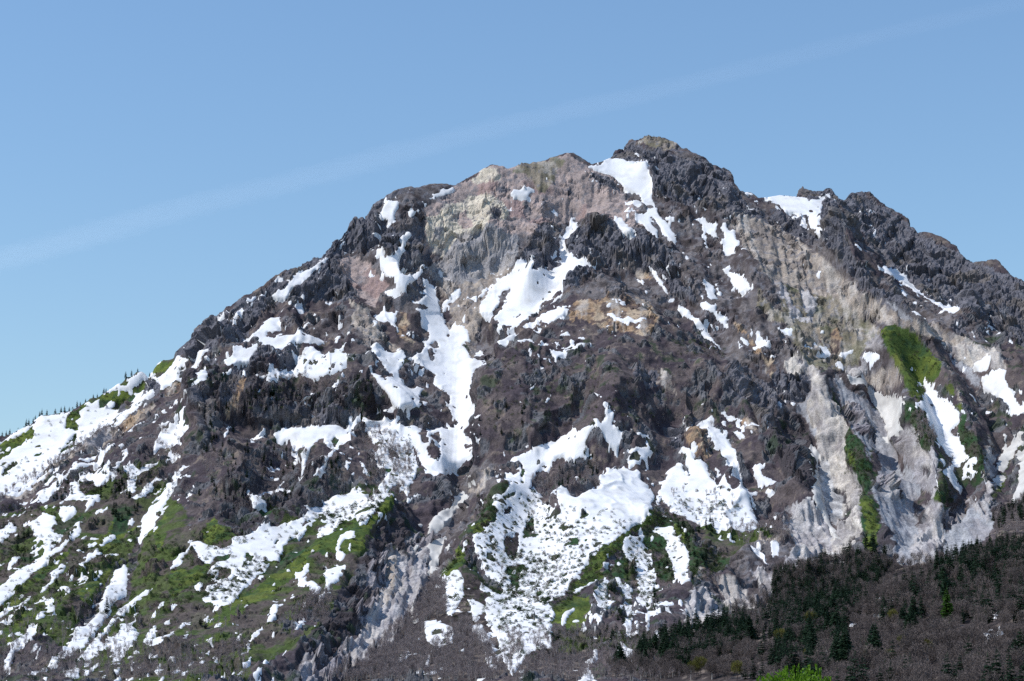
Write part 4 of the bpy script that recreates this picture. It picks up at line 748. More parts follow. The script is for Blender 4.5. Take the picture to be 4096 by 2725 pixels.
    ("W", .2, "J 780 430 860 400 920 400 910 430 830 450 740 510 760 560 690 590 640 640 610 650 660 590 670 530 760 480"), ("W", .15, "J 670 680 730 630 850 580 930 555 890 610 800 640"), ("W", .3, "J 520 720 570 690 610 700 640 760 610 820 590 760"),
    ("W", 0, "J 390 880 430 850 490 830 480 860 440 900 490 900 480 940 440 950"), ("rounded blob of snow alone on the lower left bamboo slope", 0, "J 320 990 360 950 410 970 390 1010 340 1030"),
    ("tattered snow tongue with bare trees in the lower left", .15, "J 30 1380 100 1250 110 1200 200 1140 290 1050 340 1075 330 1140 270 1210 230 1280 210 1230 130 1270 110 1340 80 1410"),
    ("long avalanche snow strip with a single dark fir at the lower left", .0, "J 1025 545 1080 530 1110 485 1135 520 1145 570 1145 660 1100 760 1040 840 990 920 950 980 880 1080 830 1160 770 1230 690 1310 600 1390 500 1450 400 1490 320 1540 250 1568 160 1620 330 1510 400 1470 500 1400 560 1320 620 1240 650 1170 660 1090 690 1035 740 1050 740 1080 830 990 900 930 910 870 930 820 950 750 990 690 1000 640 1020 600"),
    ("narrow snow strip beside the avalanche strip, widening downwards", .06, "J 1360 710 1330 760 1240 830 1150 910 1080 990 1020 1060 950 1130 890 1210 960 1230 940 1280 870 1300 880 1340 800 1400 740 1410 730 1330 770 1290 830 1210 910 1130 960 1060 1020 960 1100 880 1190 800 1280 740"),
    ("leaf-shaped snowfield with a thin stalk on the lower left slope", .14, "J 1080 1080 1130 1060 1180 1040 1250 940 1320 860 1300 880 1230 980 1190 1060 1220 1080 1200 1120 1250 1110 1210 1200 1170 1270 1110 1350 1080 1400 1010 1410 990 1310 960 1210 1040 1150"),
    ("W", .2, "J 740 1430 890 1400 870 1460 800 1500 760 1535"), ("W", .25, "J 560 1500 640 1470 700 1440 730 1470 700 1530 620 1560 570 1530"), ("W", .25, "J 1270 1240 1320 1180 1310 1140 1380 1070 1410 1040 1390 1110 1350 1190 1430 1180 1560 1120 1480 1210 1400 1290 1360 1280 1340 1240"),
    ("W", .1, "J 1455 1050 1510 1015 1510 1045"), ("W", .2, "J 1610 1080 1660 1040 1640 1090"), ("W", .3, "J 1590 1490 1690 1460 1660 1520"), ("W", .2, "J 1960 1490 2010 1480 1980 1540"), ("W", .3, "J 1350 1350 1390 1310 1380 1360"),
    ("broad snow shelf below the dark wooded cliff on the left", .05, "J 1510 580 1560 480 1600 420 1680 370 1720 310 1790 300 1840 350 1900 350 1980 370 2080 330 2090 280 2200 250 K 510 710 550 670 620 690 720 680 850 660 910 620 950 580 920 560 1000 540 1090 510 1110 460 1180 410 1280 400 1340 370 1390 340 1430 350 1430 390 1500 400 1500 440 1380 450 1300 470 1220 510 1140 500 1060 570 1010 610 980 650 910 700 980 690 930 740 880 800 800 800 760 890 690 980 620 1000 560 930 430 900 300 910 240 950 130 960 100 1015 0 1000 J 1760 480 1780 450 1730 380 1700 360 1640 440 1620 500 1560 550"),
    ("shrub-pocked snow slope below the broad snow shelf", .22, "K 60 1110 110 1050 240 980 300 910 430 900 560 930 620 1000 600 1060 520 1110 440 1180 330 1310 230 1390 110 1440 140 1370 20 1340 90 1280 60 1210 190 1190 280 1110 300 1060 200 1060 100 1110"),
    ("snow patches among dark shrubs under the wooded snow slope", .24, "K 1060 570 1140 500 1220 510 1300 470 1380 450 1500 440 1580 390 1670 390 1640 480 1560 560 1500 640 1440 670 1380 600 1250 640 1200 720 1100 780 1060 790 1060 700 1150 660 1080 640"),
    ("W", .12, "K 1210 890 1250 770 1310 740 1390 740 1380 790 1300 800 1240 880 1310 920 1260 970 1220 950"), ("W", .1, "K 1360 830 1350 900 1340 890"), ("zigzag snow patch on the green slope left of the dark gully wall", .12, "K 850 1080 910 1080 940 1010 990 980 980 1040 920 1120 900 1180 960 1100 940 1160 1000 1170 1090 1220 1080 1270 1040 1300 990 1270 970 1220 890 1220 880 1160"),
    ("forked snow patch beside the dark gully wall on the left", .14, "K 1110 1050 1160 1060 1220 1020 1300 1010 1270 1090 1240 1150 1180 1200 1160 1260 1100 1340 1060 1360 1120 1270 1130 1180 1120 1110"), ("W", .2, "K 560 1568 600 1490 650 1440 640 1390 710 1370 690 1420 660 1470 620 1510"), ("W", .1, "K 740 1340 770 1310 760 1340"), ("W", .2, "K 820 1300 850 1290 830 1320"),
    ("W", .3, "K 900 1420 960 1340 960 1390 920 1420"), ("W", .1, "K 1000 940 1040 890 1020 930"), ("W", .1, "K 740 1050 775 1035 760 1050"), ("W", .35, "P 380 780 430 720 500 620 520 640 460 720"), ("W", .35, "P 430 580 480 540 530 550 500 600"), ("W", .3, "P 20 1150 90 1090 150 1020 180 980 200 1000 130 1090 60 1150"), ("W", .3, "P 250 1010 290 950 340 890 330 920"),
    ("W", .25, "P 0 820 20 760 100 700 110 680 120 700 50 780"), ("W", .2, "P 140 600 180 540 230 540 270 440 280 450 230 560 180 610"),
    ("W", .1, "J 1480 1300 1560 1240 1590 1215 1540 1270"), ("W", .1, "J 1680 1410 1740 1360 1730 1395"), ("W", .1, "J 1140 1450 1200 1400 1220 1380 1180 1440"), ("W", .1, "J 1640 1190 1690 1150 1690 1172"), ("W", .1, "J 1800 1040 1870 980 1900 935 1850 1020"), ("W", .1, "J 2140 1310 2210 1250 2240 1205 2240 1250"), ("W", .1, "J 2100 1410 2200 1360 2240 1320 2240 1375 2160 1412"), ("W", .1, "J 2040 1400 2080 1345 2065 1400"), ("W", .1, "J 1915 1365 1960 1320 1945 1358"), ("W", .1, "J 2110 1220 2150 1150 2162 1180 2130 1245"), ("W", .1, "J 1170 1562 1240 1525 1225 1562"), ("W", .1, "J 1300 1478 1330 1445 1325 1475"), ("W", .1, "J 1200 1320 1240 1285 1235 1322"), ("W", .1, "J 1755 720 1790 655 1825 690 1800 765"), ("W", .1, "J 2090 1545 2150 1480 2185 1465 2135 1535"), ("W", .1, "J 25 1465 60 1425 55 1472"), ("W", .1, "J 275 1335 330 1285 325 1332"), ("W", .1, "J 325 1415 362 1352 355 1405"), ("W", .1, "J 385 1175 410 1150 415 1190"), ("W", .1, "J 1500 1420 1560 1370 1550 1400"), ("W", .1, "J 1400 1530 1470 1470 1450 1520"), ("W", .1, "J 1700 1270 1780 1200 1760 1250"), ("W", .1, "J 1850 1210 1910 1170 1890 1215"), ("W", .1, "J 60 1150 120 1110 100 1150"), ("W", .1, "J 0 1120 45 1100 40 1115 0 1135"), ("W", .1, "J 900 1540 960 1490 940 1530"), ("W", .1, "J 1010 1560 1060 1500 1080 1480 1060 1540"), ("W", .1, "J 1560 880 1580 875 1575 895"), ("W", .1, "J 1240 890 1265 865 1258 892"), ("W", .1, "J 1420 900 1480 850 1460 890"), ("W", .1, "A 1080 1480 1150 1440 1130 1480"), ("W", .1, "A 1350 1460 1420 1400 1400 1440"), ("W", .1, "A 2010 960 2085 890 2060 930"), ("W", .1, "A 1590 1000 1640 960 1620 1000"),
    # snow in the lower gully and the lower middle
    ("snow tongue between brown walls under the central gully", .08, "L 60 690 70 610 130 550 190 560 250 500 270 450 220 440 290 410 330 360 370 345 360 390 400 400 380 450 300 540 230 630 170 680 90 710"),
    ("lower snow tongue narrowing into the grey gully", .06, "L 0 830 90 820 150 800 215 830 170 890 130 960 80 1050 40 1080 50 980 30 890"),
    ("thin snow strip low in the grey gully", .25, "P 1460 580 1510 480 1560 410 1560 440 1500 560 1470 600"),
    ("snow opening between bare woods under the small green knoll", .22, "L 180 1170 240 1130 260 1090 310 1080 340 1140 340 1290 290 1400 240 1500 190 1480 180 1300"),
    ("snow slope with scattered bare trees right of the bare woods", .22, "L 490 1180 560 1220 640 1300 660 1360 660 1480 760 1500 700 1568 560 1568 540 1460 420 1500 380 1350 440 1340 540 1420 560 1300 500 1240"),
    ("Z", .4, "P 1640 620 1740 610 1800 640 1920 680 1900 800 1780 880 1700 860 1650 740"), ("Z", .35, "P 1370 980 1440 900 1480 940 1400 1000"), ("Z", .3, "P 1640 920 1690 1070 1690 1178 1720 1178 1680 920"), ("Z", .4, "P 2080 700 2160 620 2240 740 2300 860 2357 900 2357 1000 2240 880"), ("Z", .4, "P 2200 960 2280 940 2290 1060 2240 1010"), ("Z", .4, "P 1550 1060 1700 1090 1640 1178 1560 1130"), ("Z", .3, "P 2200 1160 2300 1140 2340 1178 2200 1178"),
    ("Z", .15, "Q 310 1090 340 1080 380 1130 415 1178 350 1178"), ("forked snow gully in the woods at the bottom middle", .05, "Q 740 1178 790 1100 780 1060 830 1050 840 990 790 980 840 970 870 960 890 880 915 885 900 960 880 1000 845 1000 830 1060 880 1100 880 1178"),
    ("Z", .1, "Q 1170 860 1250 880 1268 940 1250 1000 1220 990 1180 900"), ("Z", 0, "Q 1480 745 1510 740 1505 820 1485 830"), ("Z", .1, "Q 1410 840 1450 820 1460 850 1430 885"), ("Z", .1, "Q 1490 830 1530 840 1510 885"), ("Z", .1, "Q 1345 890 1390 900 1370 920"),
    ("snow strips between dark shrubs right of the big green spur", .22, "Q 960 300 1000 240 1010 320 1000 430 1060 480 1040 520 980 560 900 540 870 510 910 460 870 400 920 340"), ("ragged snow strip with bare trees in the lower middle", .24, "Q 1085 200 1110 200 1140 270 1240 300 1250 400 1240 520 1250 620 1180 620 1120 560 1110 500 1170 480 1160 380 1110 300"),
    ("Z", .3, "Q 1280 380 1420 360 1440 500 1400 580 1300 520"), ("Z", .3, "Q 820 600 850 570 880 590 850 680"), ("Z", .3, "Q 770 680 800 620 800 700 780 720"), ("Z", .2, "Q 890 650 950 620 950 670 910 680"), ("Z", .25, "Q 1170 660 1240 640 1250 700 1220 800 1200 760"), ("Z", .1, "Q 1265 700 1310 690 1300 730 1280 735"),
    ("Z", .2, "Q 1385 640 1390 570 1420 560 1400 740 1385 730"), ("Z", .2, "Q 1440 580 1480 570 1500 660 1480 650"), ("Z", .2, "Q 1100 770 1120 740 1150 790 1110 780"), ("Z", .1, "Q 890 740 910 730 915 755"),
    ("small isolated snow strip in the big green spur", .1, "Q 690 350 780 290 860 240 925 205 880 250 800 310 720 345"), ("W", .1, "Q 960 120 990 50 1050 20 1030 70 980 115"), ("W", .1, "Q 740 180 760 110 840 30 820 80 780 130"), ("pale snow slip beside the lowest green spur", .1, "Q 565 650 600 560 650 510 690 470 680 540 640 600 600 665"),
    ("Z", .1, "Q 1690 460 1720 470 1710 510"), ("snow scrap in the dark forest at the lower right", .1, "R 2040 545 2080 500 2110 485 2190 500 2190 535 2150 525 2140 580 2090 570"), ("lower snow scrap in the dark forest at the right", .15, "R 2055 780 2075 730 2120 690 2130 650 2140 690 2175 690 2130 720 2080 750"), ("tiny snow scrap beside a yellowish tree in the forest", 0, "R 1010 490 1050 470 1062 490 1015 515"), ("Z", .1, "R 810 710 850 690 870 720 840 760"), ("Z", .1, "R 660 810 720 805 745 845"),
    ("Z", 0, "R 1090 85 1105 88 1110 102"),
]
himg = np.zeros((RH, RW), np.float32)        # 1 where snow lies
wimg = np.zeros((RH, RW), np.float32)        # how broken it is
sid = np.zeros((RH, RW), np.int16)
for i, (lab, brk, s) in enumerate(SNOW):
    P = outline(s)
    fill(P, himg, 1.0)
    fill(P, wimg, brk)
    fill(P, sid, i + 1)
HOLES = [
    ("bamboo", "A 640 760 720 720 800 700 720 770 735 830 690 870 700 940 660 950 570 930 600 870 600 840"), ("shrub", "A 660 980 710 970 680 1020 660 1090 600 1130 530 1180 590 1060"),
    ("shrub", "A 300 1170 370 1130 395 1110 370 1160 310 1185"), ("shrub", "A 50 1260 140 1210 150 1260 70 1300 80 1330 10 1360 40 1290"), ("shrub", "A 480 900 510 895 500 915"), ("shrub", "A 520 930 545 935 530 945"),
    ("rubble", "G 660 260 665 190 720 150 770 100 780 120 740 180 735 230 690 260"), ("rubble", "G 805 400 840 360 865 355 830 400"), ("rubble", "C 1140 1405 1160 1385 1185 1388 1150 1410"), ("rubble", "C 1360 1310 1400 1265 1415 1270 1380 1310"),
    ("lava", "C 770 1340 760 1310 780 1310 790 1335"), ("lava", "C 830 1350 860 1345 850 1360"), ("lava", "C 860 1270 890 1260 880 1280"), ("rubble", "C 1200 1235 1270 1220 1280 1235"),
    ("rubble", "F 1660 540 1690 540 1690 590 1670 570"), ("rubble", "F 2060 380 2120 350 2150 410 2100 420"), ("rubble", "F 2040 450 2080 430 2110 480 2100 560 2070 540"), ("rubble", "G 155 870 180 870 175 905 205 915 170 915"), ("rubble", "G 350 1070 380 1060 405 1090 370 1098"),
    ("tan", "G 200 440 240 330 252 310 245 400 225 495 190 490"), ("rubble", "G 190 530 220 508 245 525 210 550"), ("brown", "F 1900 860 1930 850 1920 900 1895 890"), ("tan", "G 135 300 150 200 165 190 155 290 158 380 145 370"), ("brown", "G 240 1350 265 1295 300 1330 260 1340"),
    ("lava", "F 910 305 950 298 950 318 920 318"), ("lava", "F 690 345 720 300 735 300 725 345"), ("brown", "F 510 430 530 380 560 380 555 415"), ("lava", "F 1010 570 1040 560 1050 578"), ("lava", "F 1140 610 1180 575 1225 575 1200 610"), ("lava", "F 1100 520 1120 480 1145 515"), ("lava", "F 930 580 955 575 950 590"),
    ("brown", "F 1570 1270 1600 1320 1570 1360 1550 1300"), ("brown", "F 1600 1160 1660 1210 1600 1200"), ("brown", "F 1760 1130 1820 1220 1770 1180"), ("shrub", "F 1660 1250 1690 1250 1680 1310"), ("brown", "F 1680 1330 1780 1360 1780 1420 1700 1400"), ("shrub", "K 1650 150 1730 160 1720 190 1650 185"), ("shrub", "K 1710 200 1810 210 1800 240 1720 230"),
    ("shrub", "F 1180 1260 1210 1200 1240 1260 1210 1305"), ("brown", "F 1050 1260 1110 1250 1100 1310 1040 1300"), ("brown", "F 840 1220 870 1215 860 1240"), ("brown", "F 890 1290 920 1270 935 1310 900 1330"),
    ("shrub", "L 1390 560 1430 540 1470 580 1410 610"), ("shrub", "L 1500 600 1530 590 1520 640"), ("brown", "L 1610 520 1670 475 1640 520"), ("shrub", "L 880 240 900 300 870 310 850 190 880 140 900 180"),
    ("shrub", "L 905 620 960 600 970 700 1040 760 960 800 880 790 880 700"), ("wood", "L 700 780 840 740 830 960 780 1010 740 940"), ("shrub", "L 730 1050 900 1020 860 1080 830 1240 770 1160"), ("wood", "L 700 520 790 490 760 560 690 590"), ("shrub", "L 700 410 770 400 820 360 820 400 760 440"),
    ("shrub", "L 1340 800 1380 790 1390 860 1290 870"), ("shrub", "L 1420 800 1480 790 1450 835"), ("shrub", "L 1210 1170 1300 1170 1260 1210"), ("shrub", "L 1130 1180 1270 1080 1270 1120 1180 1200 1150 1240"), ("shrub", "L 980 1270 1030 1260 1040 1310 970 1320"), ("shrub", "L 1020 1340 1140 1330 1100 1370 1030 1370"), ("shrub", "L 920 1510 990 1500 1000 1545 940 1545"),
    ("shrub", "M 50 940 100 950 60 970"), ("shrub", "M 80 970 115 980 100 1005"), ("brown", "M 520 140 570 160 580 210 540 200"), ("shrub", "K 410 920 480 940 450 1000 400 980"), ("shrub", "K 660 830 700 800 710 820 670 850"), ("rubble", "K 915 700 950 640 985 655 970 690"), ("shrub", "K 120 990 160 950 230 950 220 1000 140 1010"),
    ("shrub", "K 790 830 830 780 870 790 860 830 800 850"), ("shrub", "J 880 1320 920 1300 930 1340 890 1350"), ("darkwall", "J 740 1080 830 990 800 990 750 1040"), ("rubble", "B 710 1265 750 1260 735 1280"), ("rubble", "D 1720 740 1760 730 1740 750"), ("brown", "A 1550 400 1600 350 1600 390 1560 405"), ("lava", "A 1600 450 1650 400 1720 340 1690 380 1640 440 1610 465"),
    ("brown", "I 1590 1190 1640 1150 1660 1200 1600 1220"), ("tan", "L 180 220 280 60 290 50 200 210"), ("lava", "C 1770 590 1830 580 1890 610 1840 612"),
]
for nm, s in HOLES:
    P = outline(s)
    fill(P, himg, 0.0)
    fill(P, kimg, NAMES.index(nm))
# widen the id sheet so that margins know their snowfield
for _ in range(24):
    for sh, ax in ((1, 0), (-1, 0), (1, 1), (-1, 1)):
        r = np.roll(sid, sh, ax)
        sid = np.where(sid == 0, r, sid)
hsoft = blur(himg, 1)
wsoft = blur(wimg, 3)
kalb = np.array([KINDS[k][0] for k in NAMES], np.float32)
kalb2 = np.array([KINDS[k][1] for k in NAMES], np.float32)
krough = np.array([KINDS[k][2] for k in NAMES], np.float32)
rsoft = blur(krough[kimg], 9)
# ------------------------------------------------------------------ terrain mesh
U0, V0 = frame(P0)
# outlines wander a little on the ground
PJ = P0 * np.array([1.0, .55, .7])
j1, j2 = fbm(PJ, 20.0, 5, 31, gain=.72), fbm(PJ + 500.0, 20.0, 5, 47, gain=.72)
JU, JV = (12.0 * j1).astype(np.float32), (12.0 * j2).astype(np.float32)
del j1, j2
VIEW = (U0 > -RM) & (U0 < 4096 + RM) & (V0 > -RM) & (V0 < 2725 + RM)


def snow_depth(U, V, P, jit=0.95):
    s = look(hsoft, U + JU * jit, V + JV * jit)
    w = look(wsoft, U, V)
    P = P * np.array([1.0, 0.5, 0.8])
    n = fbm(P, 12.0, 3, 71)
    n2 = fbm(P, 4.0, 3, 77)
    hole = np.clip(n + 0.25 * n2 + 2.1 * w - 0.83, 0, None)
    return (s - 0.5) * 2 + 0.42 - 5.0 * hole * (w > 0.01) + (0.25 * n2 + 0.3 * fring) * (1 - np.clip(s * 2 - 1, 0, 1) * 0.8)


rough = look(rsoft, U0 + JU, V0 + JV).astype(np.float32)
calm = sstep(0.0, 0.85, look(blur(hsoft, 4), U0, V0) * 2 - 0.7) 
n_big = fbm(P0, 70.0, 4, 3)
n_rdg = fbm(P0 * np.array([1, 0.6, 0.7]), 34.0, 4, 13, ridge=True)
n_fin = fbm(P0, 7.0, 3, 23)
DL = n_big * (2.0 + 3.0 * rough)
D = (n_rdg - 0.35) * 7.5 * rough + n_fin * (0.5 + 1.3 * rough)
# rills that run away from the summit
ax, ay = VX - 130.0, VY - 3330.0
th, rr = np.arctan2(ax, -ay + 200.0), np.hypot(ax, ay)
Q = np.stack([th * rr / 16.0 + 0.3 * n_big, rr / 150.0, VZ / 300.0], -1)
rill = fbm(Q, 1.0, 3, 91, ridge=True)
Q2 = np.stack([th * rr / 70.0 + 0.5 * n_big, rr / 420.0, VZ / 700.0], -1)
rib = fbm(Q2, 1.0, 3, 95, ridge=True)
DL += (rib - 0.45) * 24.0 * sstep(0.2, 0.5, rough) * (0.35 + 0.65 * (V0 > 1250))
fring = fbm(np.stack([th * rr / 5.0, rr / 16.0, VZ / 30.0], -1), 1.0, 2, 99)
D += (rill - 0.3) * (0.9 + 1.2 * np.clip(0.6 - np.abs(rough - 0.4), 0, 1)) * (rough > 0.1)
# blocky lava
rockp = sstep(0.18, 0.42, fbm(P0 * np.array([1, 1, .5]), 18.0, 4, 151))
kid = look_near(kimg, U0 + JU * 1.5, V0 + JV * 1.5)
is_k = lambda *n: np.isin(kid, [NAMES.index(x) for x in n])
rockw = np.maximum(sstep(0.46, 0.95, rough), 0.6 * rockp * is_k("brown", "darkwall", "rubble", "mixed", "tan", "olive", "ochre") * (rough > 0.15))
rockw = np.where(is_k("scarp"), 0.7, rockw)
m = (rockw > 0.03) & VIEW
pm = (P0[m] + np.stack([fbm(P0[m], 9.0, 2, 57 + a) for a in range(3)], -1) * 1.0) * np.array([1.0, 0.9, 0.72])
b1, g1, r1 = blocks(pm, 15.0, 201)
b2, g2, r2 = blocks(pm, 6.5, 301)
b0, g0, r0 = blocks(pm, 40.0, 251)
bd = b0 * 12.0 + (r0 - 0.5) * 9.0 + np.clip(g0, 0, 0.08) * 30.0 + (b1 * 7.5 + np.clip(g1, 0, 0.12) * 10.0 + (r1 - 0.5) * 3.5) * (0.35 + r0) + (b2 * 3.0 + np.clip(g2, 0, 0.12) * 5.0 + (r2 - 0.5) * 2.0) * (1.25 - 0.8 * r1)
D[m] += bd * rockw[m]
ms = is_k("scarp") & VIEW
ps = P0[ms]
b3, g3, r3 = blocks(ps * np.array([1.0, .5, .45]), 20.0, 401)
rl = fbm(np.stack([ps[:, 0] / 17.0 + 0.4 * n_big[ms], ps[:, 1] / 160.0, ps[:, 2] / 110.0], -1), 1.0, 3, 431, ridge=True)
D[ms] += b3 * 9.0 + (r3 - .5) * 5.0 + (rl - 0.4) * 19.0
mg = is_k("cream", "grey", "talus", "tan", "olive") & VIEW
ps = P0[mg]
rl = fbm(np.stack([ps[:, 0] / 12.0 + 0.5 * n_big[mg], ps[:, 1] / 130.0, ps[:, 2] / 90.0], -1), 1.0, 3, 441, ridge=True)
rl = rl + 0.45 * fbm(np.stack([ps[:, 0] / 4.5, ps[:, 1] / 60.0, ps[:, 2] / 40.0], -1), 1.0, 2, 447)
lump = np.clip(fbm(ps, 16.0, 3, 451) - 0.15, 0, 1)
D[mg] += (rl - 0.4) * np.where(np.isin(kid[mg], [NAMES.index(x) for x in ("cream", "grey")]), 5.5, 2.5) + lump * 5.0 * ~np.isin(kid[mg], [NAMES.index("talus")])
blk = np.full(D.shape, 0.5, np.float32)
blk[m] = 0.3 * r0 + 0.4 * r1 + 0.3 * r2
gap = np.ones(D.shape, np.float32)
gap[m] = np.clip(g1 * 4, 0, 1)
del pm, b0, g0, r0, b1, g1, r1, b2, g2, r2, bd, Q
sky_v = np.interp(U0, S[:, 0], S[:, 1])
near_sky = 1 - sstep(20, 110, V0 - sky_v)
D = D - 2.5 * rockw - 1.0
D = D * (1 - 0.45 * near_sky) - 2.0 * near_sky * rockw
DL *= 1 - 0.45 * near_sky
D = D * (1 - 0.95 * calm)
edge = sstep(3420, 3500, VY) * 0.0 + sstep(600, 900, VY)
calm2 = sstep(0.1, 0.9, look(blur(himg, 12), U0, V0))
DL *= edge * (1 - 0.75 * calm2)
D *= edge
PT = P0 + NRM * (DL + D)[..., None]

# colours of the ground
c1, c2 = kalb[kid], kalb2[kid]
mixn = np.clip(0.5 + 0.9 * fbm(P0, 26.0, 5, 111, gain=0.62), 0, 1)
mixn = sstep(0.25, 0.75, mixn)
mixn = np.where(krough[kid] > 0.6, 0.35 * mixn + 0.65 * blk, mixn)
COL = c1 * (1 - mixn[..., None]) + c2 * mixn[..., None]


def patch(cond, colour, amount):
    global COL
    a = (cond * amount)[..., None].astype(np.float32)
    COL = COL * (1 - a) + np.array(colour, np.float32) * a


na, nb, nc = fbm(P0, 15.0, 4, 121, gain=0.6), fbm(P0, 40.0, 4, 131), fbm(P0, 6.0, 3, 141)
patch(is_k("brown", "wood") & True, (.170, .138, .115), sstep(0.4, 0.7, na + 0.6 * nc) * 0.75)
patch(is_k("brown", "darkwall"), (.135, .138, .150), rockp * 0.8)
patch(is_k("brown", "darkwall", "mixed") & (V0 > 1350), (.030, .048, .028), sstep(0.34, 0.55, 0.4 * nb + 0.7 * na) * 0.8)
patch(is_k("mixed"), (.072, .098, .026), sstep(0.05, 0.4, nb) * 0.75)
patch(is_k("mixed"), (.105, .085, .078), sstep(0.1, 0.45, -nb + 0.4 * na) * 0.75)
patch(is_k("rubble", "tan", "pink", "sulphur", "olive"), (.150, .146, .160), sstep(0.3, 0.55, nc + 0.4 * na) * 0.8)
patch(is_k("tan", "olive"), (.150, .128, .122), rockp * 0.5)
patch(is_k("rubble"), (.060, .048, .046), sstep(0.1, 0.5, -na) * 0.6)
patch(is_k("pink"), (.270, .175, .165), sstep(0.25, 0.6, nb) * 0.6)
patch(is_k("sulphur"), (.330, .300, .270), sstep(0.15, 0.5, nc) * 0.6)
patch(is_k("lava"), (.140, .118, .098), sstep(0.3, 0.6, nb + 0.3 * na) * 0.6)
patch(is_k("lava"), (.260, .258, .275), sstep(0.72, 0.9, blk) * 0.55)
patch(is_k("ochre"), (.085, .062, .060), sstep(0.02, 0.2, na + 0.4 * nc) * 0.9)
patch(is_k("tan", "olive", "cream", "grey", "scarp", "ochre"), (.520, .475, .430), sstep(0.45, 0.8, rill + 0.3 * na) * 0.55)
patch(is_k("cream", "grey", "talus"), (.265, .248, .260), sstep(0.2, 0.5, fbm(P0 * np.array([1.2, .35, .5]), 22.0, 4, 161)) * 0.6)
patch(is_k("scarp"), (.058, .048, .054), sstep(0.12, 0.32, na + 0.3 * nc) * 0.85)  # dark soil stains mixed with shadow painted into the scarp colour
patch(is_k("cream", "grey"), (.190, .172, .178), sstep(0.25, 0.55, fbm(P0 * np.array([1.6, .25, .3]), 13.0, 4, 163, gain=.65)) * 0.75)
patch(is_k("olive"), (.105, .115, .055), sstep(0.1, 0.5, -nb) * 0.5)
patch(is_k("bamboo"), (.032, .062, .026), sstep(0.3, 0.55, na + 0.3 * nc) * 0.85)
patch(is_k("bamboo"), (.120, .125, .036), sstep(0.3, 0.7, nb) * 0.45)
patch(is_k("shrub"), (.085, .070, .062), sstep(0.25, 0.5, -na) * 0.7)
# under broken snow the ground is brown and green
brk = look(wsoft, U0, V0) * look(hsoft, U0, V0)
patch(brk > 0.08, (.050, .060, .036), np.clip(brk * 4, 0, 0.8))
COL *= (1 + 0.22 * nc[..., None] + 0.12 * na[..., None])
COL = np.clip(COL, 0.012, 0.8)

ii = np.arange(ND * NA, dtype=np.int32).reshape(ND, NA)
quads = np.stack([ii[:-1, :-1], ii[:-1, 1:], ii[1:, 1:], ii[1:, :-1]], -1)

mat_ground, nt, bs = nodes("mountain_ground")
at = nt.nodes.new("ShaderNodeAttribute")
at.attribute_name = "cover"
geo = nt.nodes.new("ShaderNodeNewGeometry")
nz = nt.nodes.new("ShaderNodeTexNoise")
nz.inputs["Scale"].default_value, nz.inputs["Detail"].default_value, nz.inputs["Roughness"].default_value = 0.45, 5, 0.65
nt.links.new(geo.outputs["Position"], nz.inputs["Vector"])
mr = nt.nodes.new("ShaderNodeMapRange")
mr.inputs["From Min"].default_value, mr.inputs["From Max"].default_value = 0.3, 0.7
mr.inputs["To Min"].default_value, mr.inputs["To Max"].default_value = 0.62, 1.38
nt.links.new(nz.outputs["Fac"], mr.inputs["Value"])
mx = nt.nodes.new("ShaderNodeVectorMath")
mx.operation = 'SCALE'
nt.links.new(at.outputs["Color"], mx.inputs[0])
nt.links.new(mr.outputs[0], mx.inputs["Scale"])
nt.links.new(mx.outputs[0], bs.inputs["Base Color"])
bs.inputs["Roughness"].default_value = 0.95
bs.inputs["Specular IOR Level"].default_value = 0.15
bp = nt.nodes.new("ShaderNodeBump")
bp.inputs["Strength"].default_value, bp.inputs["Distance"].default_value = 0.9, 1.3
nt.links.new(nz.outputs["Fac"], bp.inputs["Height"])
nt.links.new(bp.outputs[0], bs.inputs["Normal"])
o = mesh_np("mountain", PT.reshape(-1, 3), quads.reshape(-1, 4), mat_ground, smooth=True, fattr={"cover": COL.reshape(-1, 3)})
o.data.polygons.foreach_set("use_smooth", ~(rockw[:-1, :-1].ravel() > 0.3))
tag(o, "broad rocky volcano with dark crags, scree and green lower slopes", "mountain", kind="structure")

# ------------------------------------------------------------------ snow: every field its own mesh, lying on the ground and running out under its edges
SD = snow_depth(U0, V0, P0)
fleck = fbm(PJ * np.array([1.0, .8, .8]), 9.0, 3, 801) - 0.80 + 0.6 * np.clip(look(blur(himg, 18), U0, V0), 0, .5)
SD = np.maximum(SD, np.clip(fleck * 5.0, None, 0.6))
base_s = DL + D * (1.0 - 0.4 * sstep(0.2, 1.0, SD))
lift = np.where(SD > 0, np.minimum(SD, 1.0) * 0.55 + 0.08, SD * 3.0) + 0.5 * fbm(P0, 25.0, 2, 171) * (SD > 0)
PS = P0 + NRM * (base_s + lift)[..., None]
KID = look_near(sid, U0 + JU * 0.95, V0 + JV * 0.95)
qs = (SD > -0.97) & (KID > 0) & (VY > 900)
cellmax = np.maximum(np.maximum(SD[:-1, :-1], SD[1:, :-1]), np.maximum(SD[:-1, 1:], SD[1:, 1:]))
okq = qs[:-1, :-1] & qs[1:, :-1] & qs[:-1, 1:] & qs[1:, 1:] & (cellmax > -0.85)
kq = KID[:-1, :-1]
mat_snow, nt, bs = nodes("old_snow")
geo = nt.nodes.new("ShaderNodeNewGeometry")
nz = nt.nodes.new("ShaderNodeTexNoise")
nz.inputs["Scale"].default_value, nz.inputs["Detail"].default_value = 0.05, 6
nt.links.new(geo.outputs["Position"], nz.inputs["Vector"])
rp = nt.nodes.new("ShaderNodeValToRGB")
rp.color_ramp.elements[0].position, rp.color_ramp.elements[0].color = 0.28, (0.62, 0.61, 0.60, 1)
rp.color_ramp.elements[1].position, rp.color_ramp.elements[1].color = 0.52, (0.77, 0.77, 0.785, 1)
nt.links.new(nz.outputs["Fac"], rp.inputs[0])
